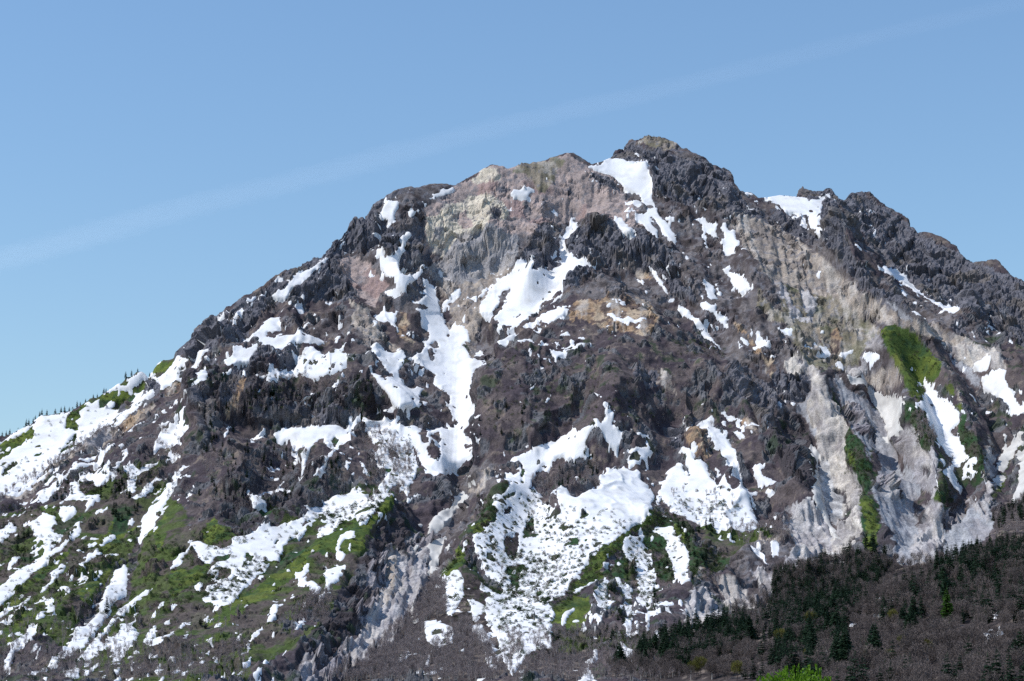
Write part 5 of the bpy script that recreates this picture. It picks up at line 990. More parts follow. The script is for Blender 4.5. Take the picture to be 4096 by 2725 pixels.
nt.links.new(rp.outputs[0], bs.inputs["Base Color"])
bs.inputs["Roughness"].default_value = 0.7
bs.inputs["Specular IOR Level"].default_value = 0.2
n2 = nt.nodes.new("ShaderNodeTexNoise")
n2.inputs["Scale"].default_value, n2.inputs["Detail"].default_value = 0.22, 4
nt.links.new(geo.outputs["Position"], n2.inputs["Vector"])
bp = nt.nodes.new("ShaderNodeBump")
bp.inputs["Strength"].default_value, bp.inputs["Distance"].default_value = 0.12, 1.5
nt.links.new(n2.outputs["Fac"], bp.inputs["Height"])
nt.links.new(bp.outputs[0], bs.inputs["Normal"])
mat_dirty = mat_snow.copy()
mat_dirty.name = "dirty_snow"
r2_ = [n for n in mat_dirty.node_tree.nodes if n.type == 'VALTORGB'][0]
r2_.color_ramp.elements[0].color, r2_.color_ramp.elements[1].color = (0.42, 0.40, 0.38, 1), (0.62, 0.60, 0.57, 1)
r2_.color_ramp.elements[1].position = 0.62
DIRTY = ("dirty", "avalanche snow at", "cone of", "between brown walls", "lower snow tongue", "thin curved", "thin snow strip low")
PSf = PS.reshape(-1, 3)


def pieces(f, n):
    """connected pieces of faces over n points"""
    lab = np.arange(n)
    while True:
        m = lab[f].min(1)
        new = lab.copy()
        for k in range(f.shape[1]):
            np.minimum.at(new, f[:, k], m)
        new = new[new]
        if (new == lab).all():
            return lab[f[:, 0]]
        lab = new


PATCH = []
for i, (lab, brk_, s) in enumerate(SNOW):
    f = quads[okq & (kq == i + 1)]
    if len(f) < 3:
        continue
    used, inv = np.unique(f, return_inverse=True)
    f = inv.reshape(-1, 4)
    pc = pieces(f, len(used))
    ids, cnt = np.unique(pc, return_counts=True)
    for r, k in enumerate(np.argsort(-cnt)):
        if r and cnt[k] < 5:
            break
        ff = f[pc == ids[k]]
        u2, inv2 = np.unique(ff, return_inverse=True)
        g = GR.get(lab)
        if r and g is None:
            g = ("loose scrap of snow just off the edge of a larger snowfield", "loose scraps of snow")
        mt = mat_dirty if any(d in lab for d in DIRTY) else mat_snow
        if g:
            PATCH.append((cnt[k], PSf[used[u2]], inv2.reshape(-1, 4), g, mt))
        else:
            tag(mesh_np("snowfield", PSf[used[u2]], inv2.reshape(-1, 4), mt), lab, "snowfield")
PATCH.sort(key=lambda t: -t[0])
for c_, v_, f_, g, mt in PATCH[:280]:
    tag(mesh_np("snow_patch", v_, f_, mt), g[0], "snow patch", g[1])
if len(PATCH) > 280:
    off_ = np.cumsum([0] + [len(t[1]) for t in PATCH[280:]])
    tag(mesh_np("snow_scraps", np.concatenate([t[1] for t in PATCH[280:]]), np.concatenate([t[2] + o_ for t, o_ in zip(PATCH[280:], off_)]), mat_snow), "tiny scraps of old snow scattered over the slopes", "snow scraps", kind="stuff")

# the valley floor the camera stands on
me_y = np.array([-60.0, 80, 200, 304])
vx = np.linspace(-420, 420, 15)
vf = np.array([(x, y, -0.6 + 0 * x) for y in me_y for x in vx])
ff = np.array([(r * 15 + c, r * 15 + c + 1, r * 15 + c + 16, r * 15 + c + 15) for r in range(3) for c in range(14)])
mat_floor, nt, bs = nodes("valley_grass")
nz = nt.nodes.new("ShaderNodeTexNoise")
nz.inputs["Scale"].default_value = 40
rp = nt.nodes.new("ShaderNodeValToRGB")
rp.color_ramp.elements[0].color, rp.color_ramp.elements[1].color = (.05, .07, .025, 1), (.12, .10, .06, 1)
nt.links.new(nz.outputs["Fac"], rp.inputs[0])
nt.links.new(rp.outputs[0], bs.inputs["Base Color"])
tag(mesh_np("valley_floor", vf, ff, mat_floor), "grassy valley floor in front of the mountain", "ground", kind="structure")

# which ground point is seen at each place of the survey frame (for planting)
fU, fV = frame(PT)
hor = np.minimum.accumulate(fV, axis=0)
SEEN = np.full((RH // 2, RW // 2), -1, np.int32)
iu, iv = ((fU + RM) * RS / 2).astype(np.int32), ((fV + RM) * RS / 2).astype(np.int32)
okv = (iu >= 0) & (iu < RW // 2) & (iv >= 0) & (iv < RH // 2) & (fV <= hor + 5)
order = np.argsort(-VY[okv], kind='stable')
SEEN[iv[okv][order], iu[okv][order]] = ii[okv][order]
for _ in range(3):                          # close the gaps between sparse near rows
    SEEN = np.where(SEEN < 0, np.roll(SEEN, 1, 0), SEEN)
PTf, SDf = PT.reshape(-1, 3), SD.reshape(-1)


def crest_point(u):
    c = np.abs(fU - u) < 3
    k = np.argmin(np.where(c, fV, 1e9))
    return PTf[k]
# ------------------------------------------------------------------ trees and shrubs
def leaf_mat(name, c1, c2, rough=0.75, trans=0.25, scale=0.6):
    m, nt, bs = nodes(name)
    info = nt.nodes.new("ShaderNodeObjectInfo")
    geo = nt.nodes.new("ShaderNodeNewGeometry")
    nz = nt.nodes.new("ShaderNodeTexNoise")
    nz.inputs["Scale"].default_value, nz.inputs["Detail"].default_value = scale, 2
    nt.links.new(geo.outputs["Position"], nz.inputs["Vector"])
    ad = nt.nodes.new("ShaderNodeMath")
    ad.operation = 'MULTIPLY_ADD'
    nt.links.new(info.outputs["Random"], ad.inputs[0])
    ad.inputs[1].default_value = 0.5
    sb = nt.nodes.new("ShaderNodeMath")
    sb.operation = 'SUBTRACT'
    nt.links.new(nz.outputs["Fac"], sb.inputs[0])
    sb.inputs[1].default_value = 0.25
    nt.links.new(sb.outputs[0], ad.inputs[2])
    rp = nt.nodes.new("ShaderNodeValToRGB")
    rp.color_ramp.elements[0].position, rp.color_ramp.elements[0].color = 0.2, (*c1, 1)
    rp.color_ramp.elements[1].position, rp.color_ramp.elements[1].color = 0.8, (*c2, 1)
    nt.links.new(ad.outputs[0], rp.inputs[0])
    nt.links.new(rp.outputs[0], bs.inputs["Base Color"])
    bs.inputs["Roughness"].default_value = rough
    bs.inputs["Specular IOR Level"].default_value = 0.2
    if trans:
        tr = nt.nodes.new("ShaderNodeBsdfTranslucent")
        mx = nt.nodes.new("ShaderNodeMixShader")
        mx.inputs[0].default_value = trans
        nt.links.new(rp.outputs[0], tr.inputs[0])
        nt.links.new(bs.outputs[0], mx.inputs[1])
        nt.links.new(tr.outputs[0], mx.inputs[2])
        nt.links.new(mx.outputs[0], nt.nodes["Material Output"].inputs[0])
    return m


M_FIR = leaf_mat("fir_needles", (.016, .038, .022), (.036, .070, .036))
M_FIRB = leaf_mat("fresh_conifer_needles", (.048, .110, .020), (.095, .180, .028))
M_TRUNK = leaf_mat("dark_bark", (.055, .045, .040), (.095, .080, .070), 0.9, 0)
M_BIRCH = leaf_mat("pale_birch_bark", (.30, .27, .25), (.46, .43, .40), 0.8, 0)
M_TWIG = leaf_mat("bare_twigs", (.078, .063, .060), (.165, .134, .124), 0.9, 0)
M_TWIGP = leaf_mat("purplish_birch_twigs", (.170, .136, .138), (.275, .228, .222), 0.9, 0)
M_BUD = leaf_mat("opening_leaves", (.105, .105, .025), (.175, .165, .040))
M_SHRUB = leaf_mat("shrub_leaves", (.018, .040, .018), (.045, .075, .028))
M_SHRUBB = leaf_mat("brown_shrub_twigs", (.060, .052, .042), (.105, .088, .070))
M_LEAF = leaf_mat("fresh_spring_leaves", (.085, .190, .012), (.20, .34, .03), 0.5, 0.4, 2.5)


class MB:
    def __init__(self):
        self.v, self.f = [], []

    def add(self, v, f):
        n = len(self.v)
        self.v += [tuple(p) for p in v]
        self.f += [tuple(i + n for i in q) for q in f]

    def tube(self, p, q, r0, r1, n=5):
        p, q = Vector(p), Vector(q)
        d = (q - p).normalized()
        a = d.orthogonal().normalized()
        b = d.cross(a)
        v = []
        for c, r in ((p, r0), (q, r1)):
            for k in range(n):
                t = 2 * math.pi * k / n
                v.append(c + a * (r * math.cos(t)) + b * (r * math.sin(t)))
        self.add(v, [(k, (k + 1) % n, n + (k + 1) % n, n + k) for k in range(n)])

    def blade(self, p, q, w, up=None):
        """a thin four-cornered spray from p to q"""
        p, q = Vector(p), Vector(q)
        s = (q - p).cross(up if up is not None else Vector((random.gauss(0, 1), random.gauss(0, 1), random.gauss(0, 1))))
        if s.length < 1e-6:
            return
        s = s.normalized() * w * 0.5
        m = p.lerp(q, 0.45)
        self.add([p, m + s, q, m - s], [(0, 1, 2, 3)])

    def data(self, name, mat):
        o = mesh_np(name, np.array(self.v), np.array(self.f), mat, smooth=False)
        me = o.data
        bpy.data.objects.remove(o)
        return me

    def arrays(self):
        return np.array(self.v, np.float32), np.array(self.f, np.int32)


R_ = random.uniform


def conifer(h, spread, whorls, per, seed, slim=0.85, bare=0.12, wide=1.0):
    random.seed(seed)
    tr, cr = MB(), MB()
    tr.tube((0, 0, -0.8), (0, 0, h * 0.5), h * 0.016, h * 0.010, 6)
    tr.tube((0, 0, h * 0.5), (0, 0, h * 0.97), h * 0.010, 0.02, 5)
    for k in range(whorls):
        t = bare + (1 - bare) * (k + R_(-.3, .3)) / whorls
        t = min(max(t, bare), 0.985)
        L = spread * h * (1 - t) ** slim * min(1, 0.45 + (t - bare) * 3.2) * R_(.78, 1.15) + 0.12
        for j in range(per):
            a = 2 * math.pi * (j + R_(-.4, .4)) / per + k * 1.9
            l = L * R_(.65, 1.12)
            d = Vector((math.cos(a), math.sin(a), 0))
            base_p = Vector((0, 0, t * h + R_(-.15, .15)))
            droop = R_(.10, .45) * l
            n = 3 if l > 1.2 else 2
            for s in range(n):
                u0, u1 = s / n, min(1.0, (s + 1.35) / n)
                p = base_p + d * (l * u0) + Vector((0, 0, -droop * u0 ** 1.4 + 0.12 * l * u0))
                q = base_p + d * (l * u1) + Vector((R_(-.15, .15) * l, R_(-.15, .15) * l, -droop * u1 ** 1.4 + 0.12 * l * u1 + R_(-.1, .1)))
                cr.blade(p, q, l * R_(.38, .62) * wide, Vector((R_(-.5, .5), R_(-.5, .5), 1)))
                if R_(0, 1) < 0.7:
                    cr.blade(p, q + Vector((0, 0, -R_(.1, .5) * l * .4)), l * R_(.25, .45), d.cross(Vector((0, 0, 1))) + Vector((R_(-.4, .4), R_(-.4, .4), R_(-.4, .4))))
    cr.blade((0, 0, h * .9), (0, 0, h * 1.02), h * .03)
    return tr, cr


def bare_tree(h, seed, twigs=7, levels=3, spread=0.55, stems=1, tw=0.05, buds=0, girth=1.0):
    random.seed(seed)
    tr, tg, bd = MB(), MB(), MB()

    def grow(p, d, l, r, lev):
        q = p + d * l
        if lev < levels - 1:
            tr.tube(p, q, r, r * .62, 5 if lev == 0 else 4)
        else:
            tg.blade(p, q, max(r * 2.2, tw * 1.3))
        if lev >= levels:
            return
        n = twigs if lev == levels - 1 else random.randint(3, 5)
        for i in range(n):
            u = R_(.35, 1.0)
            a = R_(0, 2 * math.pi)
            s = Vector((math.cos(a), math.sin(a), R_(-.1, .5)))
            nd = (d * R_(.5, 1.0) + s * spread * R_(.6, 1.4)).normalized()
            if lev == levels - 1:
                e_ = p.lerp(q, u)
                ee = e_ + nd * l * R_(.4, .9)
                tg.blade(e_, ee, tw)
                for b in range(buds):
                    c = e_.lerp(ee, R_(.2, 1.1)) + Vector((R_(-.2, .2), R_(-.2, .2), R_(-.2, .2)))
                    bd.blade(c, c + Vector((R_(-.4, .4), R_(-.4, .4), R_(-.2, .4))), R_(.25, .5))
            else:
                grow(p.lerp(q, u), nd, l * R_(.5, .78), r * .5, lev + 1)

    for s in range(stems):
        off = Vector((R_(-.4, .4), R_(-.4, .4), 0)) * (stems > 1)
        d = Vector((R_(-.12, .12), R_(-.12, .12), 1)).normalized()
        p0 = off + Vector((0, 0, -0.6))
        tr.tube(p0, p0 + d * (h * .34), h * .016 * girth, h * .012 * girth, 6)
        grow(p0 + d * (h * .33), d, h * .36, h * .011 * girth, 0)
    return tr, tg, bd


def fuzz(tg, h, n, r=.27, rz=.34, zc=.64, l0=.7, l1=1.6, w=.13, out=.5):
    """fill a leafless crown with fine upright twigs"""
    for _ in range(n):
        a, z = R_(0, 6.28), R_(-1, 1)
        k = R_(.25, 1) ** .5 * (1 + .18 * math.sin(3 * a + 2 * z))
        c = math.sqrt(1 - z * z)
        p = Vector((math.cos(a) * c * r * h * k, math.sin(a) * c * r * h * k, h * (zc + rz * z * k)))
        d = Vector((math.cos(a) * out + R_(-out, out), math.sin(a) * out + R_(-out, out), R_(.1, 1.1))).normalized()
        tg.blade(p, p + d * R_(l0, l1), w)


def bush(r, h, n, seed):
    random.seed(seed)
    m = MB()
    lobes = [(Vector((R_(-.45, .45) * r, R_(-.45, .45) * r, 0)), R_(.45, .8)) for _ in range(4)] + [(Vector((0, 0, 0)), .9)]
    for i in range(n):
        c, k = random.choice(lobes)
        a, z = R_(0, 2 * math.pi), R_(0.0, 1)
        rr_ = math.sqrt(1 - z * z) * R_(.75, 1.05)
        p = c + Vector((math.cos(a) * rr_ * r * k, math.sin(a) * rr_ * r * k, z * h * k * R_(.8, 1.1) - .3))
        q = p + Vector((R_(-1, 1), R_(-1, 1), R_(-.4, .8))) * r * .22
        m.blade(p, q, r * R_(.16, .32))
    return m


def proto(parts):
    """[(name, MB, material)] -> [(name, mesh data)]"""
    return [(n, b.data(n, m)) for n, b, m in parts if len(b.f)]


def place(name, parts, loc, rz, sc, label, cat, group):
    """one plant: an Empty at its foot that carries its parts"""
    e_ = bpy.data.objects.new(name, None)
    col.objects.link(e_)
    e_.empty_display_size = 0.5
    e_.location, e_.rotation_euler, e_.scale = loc, (0, 0, rz), (sc, sc, sc * random.uniform(.92, 1.1))
    tag(e_, label, cat, group)
    for n, me in parts:
        c = bpy.data.objects.new(n, me)
        col.objects.link(c)
        c.parent = e_
    return e_


FIR_N, FIR_F, BARE_N, BARE_F, BIRCH_F, BUD_N, SHRUBS, SHRUBSB = [], [], [], [], [], [], [], []
for s in range(4):
    t, c = conifer(20, .28 + .04 * (s % 2), 24, 11, 40 + s, .68, .05, 1.2)
    FIR_N.append(proto([("trunk", t, M_TRUNK), ("crown", c, M_FIR)]))
FIR_F_MB, BARE_MB = [], []
for s in range(4):
    t, c = conifer(12, .25 + .02 * (s % 2), 13, 8, 60 + s, .78, .06, 1.3)
    FIR_F_MB.append((t, c))
    FIR_F.append(proto([("trunk", t, M_TRUNK), ("crown", c, M_FIR)]))
for s in range(4):
    t, g_, b_ = bare_tree(16, 80 + s, 6, 3, .62, 1 + (s == 2), .10)
    fuzz(g_, 16, 1200, .27 + .03 * s, w=.21)
    BARE_MB.append((t, g_))
    BARE_N.append(proto([("trunk", t, M_TRUNK if s != 2 else M_BIRCH), ("crown", g_, M_TWIG)]))
BIRCH_MB = []
for s in range(4):
    t, g_, b_ = bare_tree(10, 100 + s, 5, 2, .42, 1 + (s % 2), .12, girth=1.6)
    fuzz(g_, 10, 150, .16 + .02 * s, .36, .62, .8, 2.2, .16, .26)
    BIRCH_MB.append((t, g_))
    BIRCH_F.append(proto([("trunk", t, M_BIRCH if s % 2 == 0 else M_TWIGP), ("crown", g_, M_TWIGP)]))
for s in range(3):
    t, g_, b_ = bare_tree(14, 120 + s, 6, 3, .70, 1, .07, 3)
    fuzz(b_, 14, 1500, .33, .30, .62, .3, .7, .5)
    BUD_N.append(proto([("trunk", t, M_TRUNK), ("twigs", g_, M_TWIG), ("crown", b_, M_BUD)]))
for s in range(4):
    SHRUBS.append(bush(2.7, 4.8, 230, 140 + s).data("shrub", M_SHRUB))
    SHRUBSB.append(bush(2.5, 4.4, 180, 150 + s).data("shrub", M_SHRUBB))


def spots(s, n, snow=None, seed=0, off=3.0):
    """n ground points inside an outline (snow: True only on snow, False only off it)"""
    rg = random.Random(seed + 5)
    P = outline(s)
    img = np.zeros((RH, RW), np.uint8)
    fill(P, img, 1)
    yy, xx = np.nonzero(img)
    out = []
    for _ in range(n * 12):
        if len(out) >= n or not len(xx):
            break
        k = rg.randrange(len(xx))
        i = SEEN[min(yy[k] // 2, SEEN.shape[0] - 1), min(xx[k] // 2, SEEN.shape[1] - 1)]
        if i < 0 or (snow is True and SDf[i] < 0.3) or (snow is False and SDf[i] > -0.1):
            continue
        p = PTf[i] + np.array([rg.uniform(-1, 1), rg.uniform(-1, 1), -0.2])
        out.append(Vector(p))
    return out


random.seed(17)
# firs in the shaded forest at the lower right
FOREST = [("N 700 890 870 850 1080 1000 1100 1050 950 1100 850 1350 760 1400 700 1300 720 1150", 24, "the dark spur of firs running up to the grey scar"),
          ("N 1450 980 1600 980 1650 1050 1640 1300 1600 1500 1450 1450", 20, "the middle of the shaded forest"),
          ("N 1640 950 1900 850 2240 820 2240 900 2000 950 1800 1000 1660 1060", 34, "the upper rim of the shaded forest"),
          ("N 1950 650 2240 450 2240 640 2000 720", 20, "the wooded bank at the right edge"),
          ("N 0 1300 180 1320 200 1520 0 1568", 12, "the wooded foot below the broken scarp"), ("N 230 1200 320 1250 420 1270 500 1240 560 1220 640 1260 560 1300 400 1330 250 1290", 18, "the wooded foot below the pale scar"),
          ("N 220 1480 400 1440 640 1350 640 1568 200 1568", 24, "the dense clump left of the forest centre"), ("R 470 650 650 560 680 900 560 960 480 900", 14, "the dense clump left of the forest centre"),
          ("R 1180 700 1340 700 1350 860 1240 850", 6, "the lower middle of the forest"), ("R 830 1000 980 990 980 1120 830 1130", 4, "the bottom edge of the forest"), ("R 500 1020 720 1060 730 1178 540 1178", 6, "the bottom edge of the forest"),
          ("R 2220 1130 2357 1080 2357 1178", 3, "the bottom right corner"), ("R 240 860 400 880 490 1000 440 1080 280 960", 6, "the bottom edge of the forest"),
          ("Q 1700 820 1960 740 1960 820 1700 900", 12, "the wooded foot below the broken scarp"), ("Q 2080 740 2357 640 2357 900 2240 960 2100 850", 24, "the wooded foot below the broken scarp"),
          ("Q 1310 960 1440 980 1430 1110 1310 1110", 8, "the woods at the bottom middle"), ("Q 1440 920 1640 980 1640 1030 1450 1050", 10, "the woods at the bottom middle"), ("Q 1100 1060 1200 1040 1180 1110", 3, "the woods at the bottom middle"),
          ("M 1180 1420 1420 1290 1520 1350 1500 1480 1400 1568 1150 1568", 16, "the wooded foot below the broken scarp")]
for z, (s, n, where) in enumerate(FOREST):
    for k, p in enumerate(spots(s, n, None, z)):
        far = p.y > 1900
        place("fir_tree", (FIR_F if far else FIR_N)[(k + z) % 4], p, R_(0, 6.28), R_(1.0, 1.5) if far else R_(.75, 1.25), "dark green fir in " + where, "tree", "firs in " + where)
# small firs on the cliffs and slopes
SLOPE = [("F 380 800 700 800 700 1000 380 1000", 16), ("F 0 850 350 850 350 1568 0 1568", 14), ("K 0 0 450 0 450 500 250 600 0 300", 18), ("K 560 0 850 0 900 500 700 560 560 300", 26), ("F 1040 720 1500 720 1500 1000 1040 1000", 10),
         ("K 1150 100 1280 100 1280 260 1150 260", 8), ("A 1750 600 2240 600 2240 1568 1750 1568", 16), ("A 900 1250 1150 1300 1180 1568 880 1568", 24), ("A 480 1420 640 1420 660 1568 470 1568", 10), ("J 980 0 1240 0 1240 120 1000 150", 16),
         ("J 80 250 320 230 330 500 150 500", 12), ("J 420 700 520 680 520 800 420 800", 5), ("G 480 1150 1000 1150 1000 1400 480 1500", 10), ("L 900 560 970 560 960 720 900 780", 5), ("L 1200 100 1400 150 1480 300 1200 330", 8),
         ("L 1430 0 1550 100 1550 260 1440 250", 10), ("M 0 1000 90 1030 100 1180 0 1180", 6), ("M 260 1040 420 1040 430 1190 280 1180", 7), ("M 460 620 640 660 700 780 560 880 480 800", 12), ("M 620 620 820 640 840 740 640 700", 9),
         ("M 560 900 760 900 800 1050 600 1060", 10), ("Q 1030 290 1100 290 1080 380", 4), ("Q 1440 350 1510 350 1500 480 1450 520", 5), ("Q 1100 500 1180 500 1170 640 1110 620", 5), ("Q 470 740 560 760 560 960 500 900", 6), ("Q 1000 660 1120 720 1110 900 1000 850", 8),
         ("Q 2220 640 2260 620 2300 740 2230 760", 3), ("L 380 1000 460 1010 440 1160 370 1150", 6), ("J 1480 1480 1530 1480 1530 1568 1480 1568", 2), ("J 1780 1060 1870 1060 1870 1140 1790 1140", 3)]
fv_, ff_, nfv = [[], []], [[], []], [0, 0]


def scatter(mbs, p, sc_, V_, F_, N_):
    """add one far plant to a mass"""
    a = R_(0, 6.28)
    Rm = np.array([[math.cos(a), -math.sin(a), 0], [math.sin(a), math.cos(a), 0], [0, 0, 1]]) * sc_
    for w, (v_, f_) in enumerate(mbs):
        V_[w].append(v_ @ Rm.T + np.array(p))
        F_[w].append(f_ + N_[w])
        N_[w] += len(v_)


MORE_FIRS = [('N 0 1150 700 930 1080 1030 760 1500 0 1568', 420), ('N 1440 980 2240 830 2400 700 3000 500 3000 1050 1450 1250', 330), ('N 1200 1100 2240 1000 3000 1000 3000 1568 700 1568', 300), ('N -320 1500 0 1350 200 1350 200 2070 -320 2070', 60), ('R 0 1120 3100 1120 3100 1400 0 1400', 60), ('R 0 480 700 430 700 1178 0 1178', 240), ('Q 1300 900 1700 700 2357 560 2357 900 1700 1100', 260)]
FIR_AR = [[x.arrays() for x in pair] for pair in FIR_F_MB]
for z, (s, n) in enumerate(SLOPE + MORE_FIRS):
    for k, p in enumerate(spots(s, n, None, 50 + z)):
        scatter(FIR_AR[(k + z) % 4], p, R_(.5, 1.0) if z < len(SLOPE) else R_(.9, 1.7), fv_, ff_, nfv)
root = bpy.data.objects.new("fir_woods", None)
col.objects.link(root)
tag(root, "many small dark firs scattered over the steep lower slopes", "woods", kind="stuff")
mesh_np("trunk", np.concatenate(fv_[0]), np.concatenate(ff_[0]), M_TRUNK, root, False)
mesh_np("crown", np.concatenate(fv_[1]), np.concatenate(ff_[1]), M_FIR, root, False)
for x, y in [(25, 990), (55, 975), (90, 962), (235, 900), (252, 890), (292, 856), (320, 838), (350, 812), (372, 800), (420, 788), (490, 775), (550, 758), (577, 752), (622, 745), (690, 716), (720, 706), (762, 690), (842, 660), (872, 640), (930, 622), (944, 612),
             (1122, 474), (1182, 450), (1232, 416), (1342, 354)]:
    p = crest_point(x / 2.24)
    place("fir_tree", FIR_F[x % 4], Vector(p) + Vector((0, -1.0, -1.2)), R_(0, 6.28), R_(.55, .95), "small fir silhouetted on the left skyline ridge", "tree", "firs on the left skyline")
u, v = outline("J 952 972")[0]
i = SEEN[int((v + RM) * RS / 2), int((u + RM) * RS / 2)]
place("fir_tree", FIR_F[1], Vector(PTf[i]) + Vector((0, 0, .8)), 1.0, 1.35, "single fir standing in the long avalanche snow strip", "tree", None)
u, v = outline("R 1640 690")[0]
i = SEEN[int((v + RM) * RS / 2), int((u + RM) * RS / 2)]
t, c = conifer(22, .20, 30, 12, 77, .62, .04)
place("conifer_tree", proto([("trunk", t, M_TRUNK), ("crown", c, M_FIRB)]), Vector(PTf[i]) + Vector((0, 0, -.5)), 1.0, 175 / 22.0 * PTf[i][1] / FPX, "tall fresh green cone-shaped conifer standing out in the dark forest", "tree", None)
u, v = outline("R 1760 200")[0]
i = SEEN[int((v + RM) * RS / 2), int((u + RM) * RS / 2)]
place("conifer_tree", proto([("crown", conifer(22, .17, 24, 10, 78, .8, .04)[1], M_FIRB)]), Vector(PTf[i]), 2.0, 70 / 22.0 * PTf[i][1] / FPX, "narrow bright green conifer near the upper rim of the forest", "tree", None)

# leafless and budding trees of the forest
WOOD = "N 60 1300 300 1250 600 1100 700 1050 1000 1010 1300 1000 1640 980 2000 850 2240 800 2240 1568 0 1568"
for k, p in enumerate(spots(WOOD, 180, None, 201)):
    far = p.y > 1750
    place("bare_tree", BARE_N[k % 4], p, R_(0, 6.28), R_(.55, .8) if far else R_(.65, 1.15), "leafless brown tree in the shaded forest at the lower right", "tree", "leafless trees in the shaded forest")
for k, p in enumerate(spots("R 200 800 2300 800 2357 1178 550 1178", 60, None, 202)):
    place("bare_tree", BARE_N[k % 4], p, R_(0, 6.28), R_(.7, 1.15), "leafless brown tree in the shaded forest at the lower right", "tree", "leafless trees in the shaded forest")
for k, p in enumerate(spots("Q 1300 1020 1900 840 2357 720 2357 1178 1300 1178", 50, None, 203)):
    place("bare_tree", BARE_N[k % 4], p, R_(0, 6.28), R_(.6, 1.0), "leafless brown tree on the wooded foot at the bottom right of centre", "tree", "leafless trees on the wooded foot")
for s in ["R 340 690", "R 380 960", "R 60 850", "R 1220 920", "R 860 960", "R 1450 1000", "R 330 1050", "R 900 1060", "R 1100 1050", "Q 1820 1140", "Q 2240 1170", "Q 1900 1120", "R 1130 640"]:
    u, v = outline(s)[0]
    i = SEEN[int((v + RM) * RS / 2), int((u + RM) * RS / 2)]
    place("budding_tree", BUD_N[len(s) % 3], Vector(PTf[i]), R_(0, 6.28), R_(.7, 1.0) * (1.15 if PTf[i][1] > 1400 else 1), "yellowish olive tree with opening leaves in the lower forest", "tree", "trees with opening leaves")
BIRCHES = [("P 850 1178 1100 950 1250 780 1450 600 1560 480 1750 200 1800 200 1850 560 1640 620 1640 900 1500 1178", 80, None, "thin leafless birch on the wooded tongue at the bottom centre", "birches on the wooded tongue"),
           ("P 1640 900 2000 600 2100 600 2357 900 2357 1178 1500 1178", 60, None, "thin leafless birch on the wooded tongue at the bottom centre", "birches on the wooded tongue"),
           ("J 0 1000 1000 700 1300 1000 2240 1000 2240 1568 0 1568", 70, False, "thin pale birch on the lower left bamboo slope", "birches on the lower left slope"),
           ("L 700 500 1300 640 1800 640 1500 900 1200 1200 900 1400 650 1300", 50, None, "thin grey birch on the shrub-dotted snow slope", "birches on the shrub-dotted snow"),
           ("M 300 340 900 380 1180 560 1100 700 800 640 500 540", 40, None, "thin grey birch on the right-hand snowfield", "birches on the right-hand snowfield")]
small = []
for z, (s, n, sn, lab, grp) in enumerate(BIRCHES):
    for k, p in enumerate(spots(s, n, sn, 210 + z)):
        place("birch_tree", BIRCH_F[k % 4], p, R_(0, 6.28), R_(.6, 1.1) * (.75 if z > 2 else 1), lab, "tree", grp)
# the many other thin trees that read as one grey-brown mass
MASS = [("P 700 1178 1100 950 1250 780 1450 600 1560 480 1750 200 1850 230 1850 560 1640 620 1640 900 1500 1178", 1008), ("P 1500 1178 1640 880 2000 600 2100 600 2357 900 2357 1178", 624), ("J 0 900 700 760 1300 900 2240 900 2240 1568 0 1568", 380),
        ("K 700 1568 1000 1300 1200 1250 1150 1568", 216), ("F 1440 1060 1880 1300 1960 1568 1500 1568 1460 1300", 216), ("K 1450 0 1950 0 1880 400 1500 500", 144), ("Q 0 700 900 700 1800 700 1700 1178 0 1178", 792), ("M 900 700 1480 600 1500 800 1080 870", 144),
        ("N 0 1100 700 950 1050 1020 700 1200 0 1300", 480), ("N -400 1450 0 1300 250 1300 250 2070 -400 2070", 260), ("N 0 1300 700 1050 1640 980 2240 820 3000 560 3000 1568 0 1568", 1250), ("Q 1000 1050 1900 800 2357 700 2357 1178 1000 1178", 420), ("J 0 1200 500 1300 2240 1250 2240 1568 0 1568", 420), ("R 0 1100 2357 1100 2357 1380 0 1380", 330), ("R 0 600 2357 500 2357 1178 0 1178", 600), ("A 0 1540 900 920 1000 900 700 1150 0 1568", 144), ("A 900 1000 1500 800 1750 1100 1700 1568 1000 1568", 216), ("F 0 700 1500 700 1500 1060 0 1060", 312), ("K 0 0 1400 0 1300 360 900 540 100 600", 408),
        ("L 950 260 1540 100 1560 320 1200 350 1150 480 1040 460", 192), ("H 100 300 900 700 1400 1200 1700 1500 900 1450 100 1400", 144), ("I 1250 900 1480 1250 1440 1330 1300 1250", 96), ("N 1960 560 2240 420 2240 760 1980 760", 144)]
BIRCH_AR = [[x.arrays() for x in pair] for pair in BIRCH_MB]
BARE_AR = [[x.arrays() for x in pair] for pair in BARE_MB]
for nm_, lab, fo, mt_, mg_ in (("leafless_woods", "grey-brown mass of thin leafless trees on the lower slopes", False, M_BIRCH, M_TWIGP),
                               ("shaded_woods", "dark brown mass of leafless trees in the shaded forest at the lower right", True, M_TRUNK, M_TWIG)):
    V_, F_, N_ = [[], []], [[], []], [0, 0]
    for z, (s, n) in enumerate(MASS):
        if (s[0] in "NRQ" and not s.startswith(("N 1960", "Q 0 700"))) != fo:
            continue
        for k, p in enumerate(spots(s, n, None, 300 + z)):
            if fo and p.y < 1700:
                if k % 3 == 0:
                    scatter(BARE_AR[k % 4], p, R_(.5, .9), V_, F_, N_)
            else:
                scatter(BIRCH_AR[k % 4], p, R_(.45, .95) if not fo else R_(.9, 1.4), V_, F_, N_)
    root = bpy.data.objects.new(nm_, None)
    col.objects.link(root)
    tag(root, lab, "woods", kind="stuff")
    mesh_np("trunk", np.concatenate(V_[0]), np.concatenate(F_[0]), mt_, root, False)
    mesh_np("crown", np.concatenate(V_[1]), np.concatenate(F_[1]), mg_, root, False)

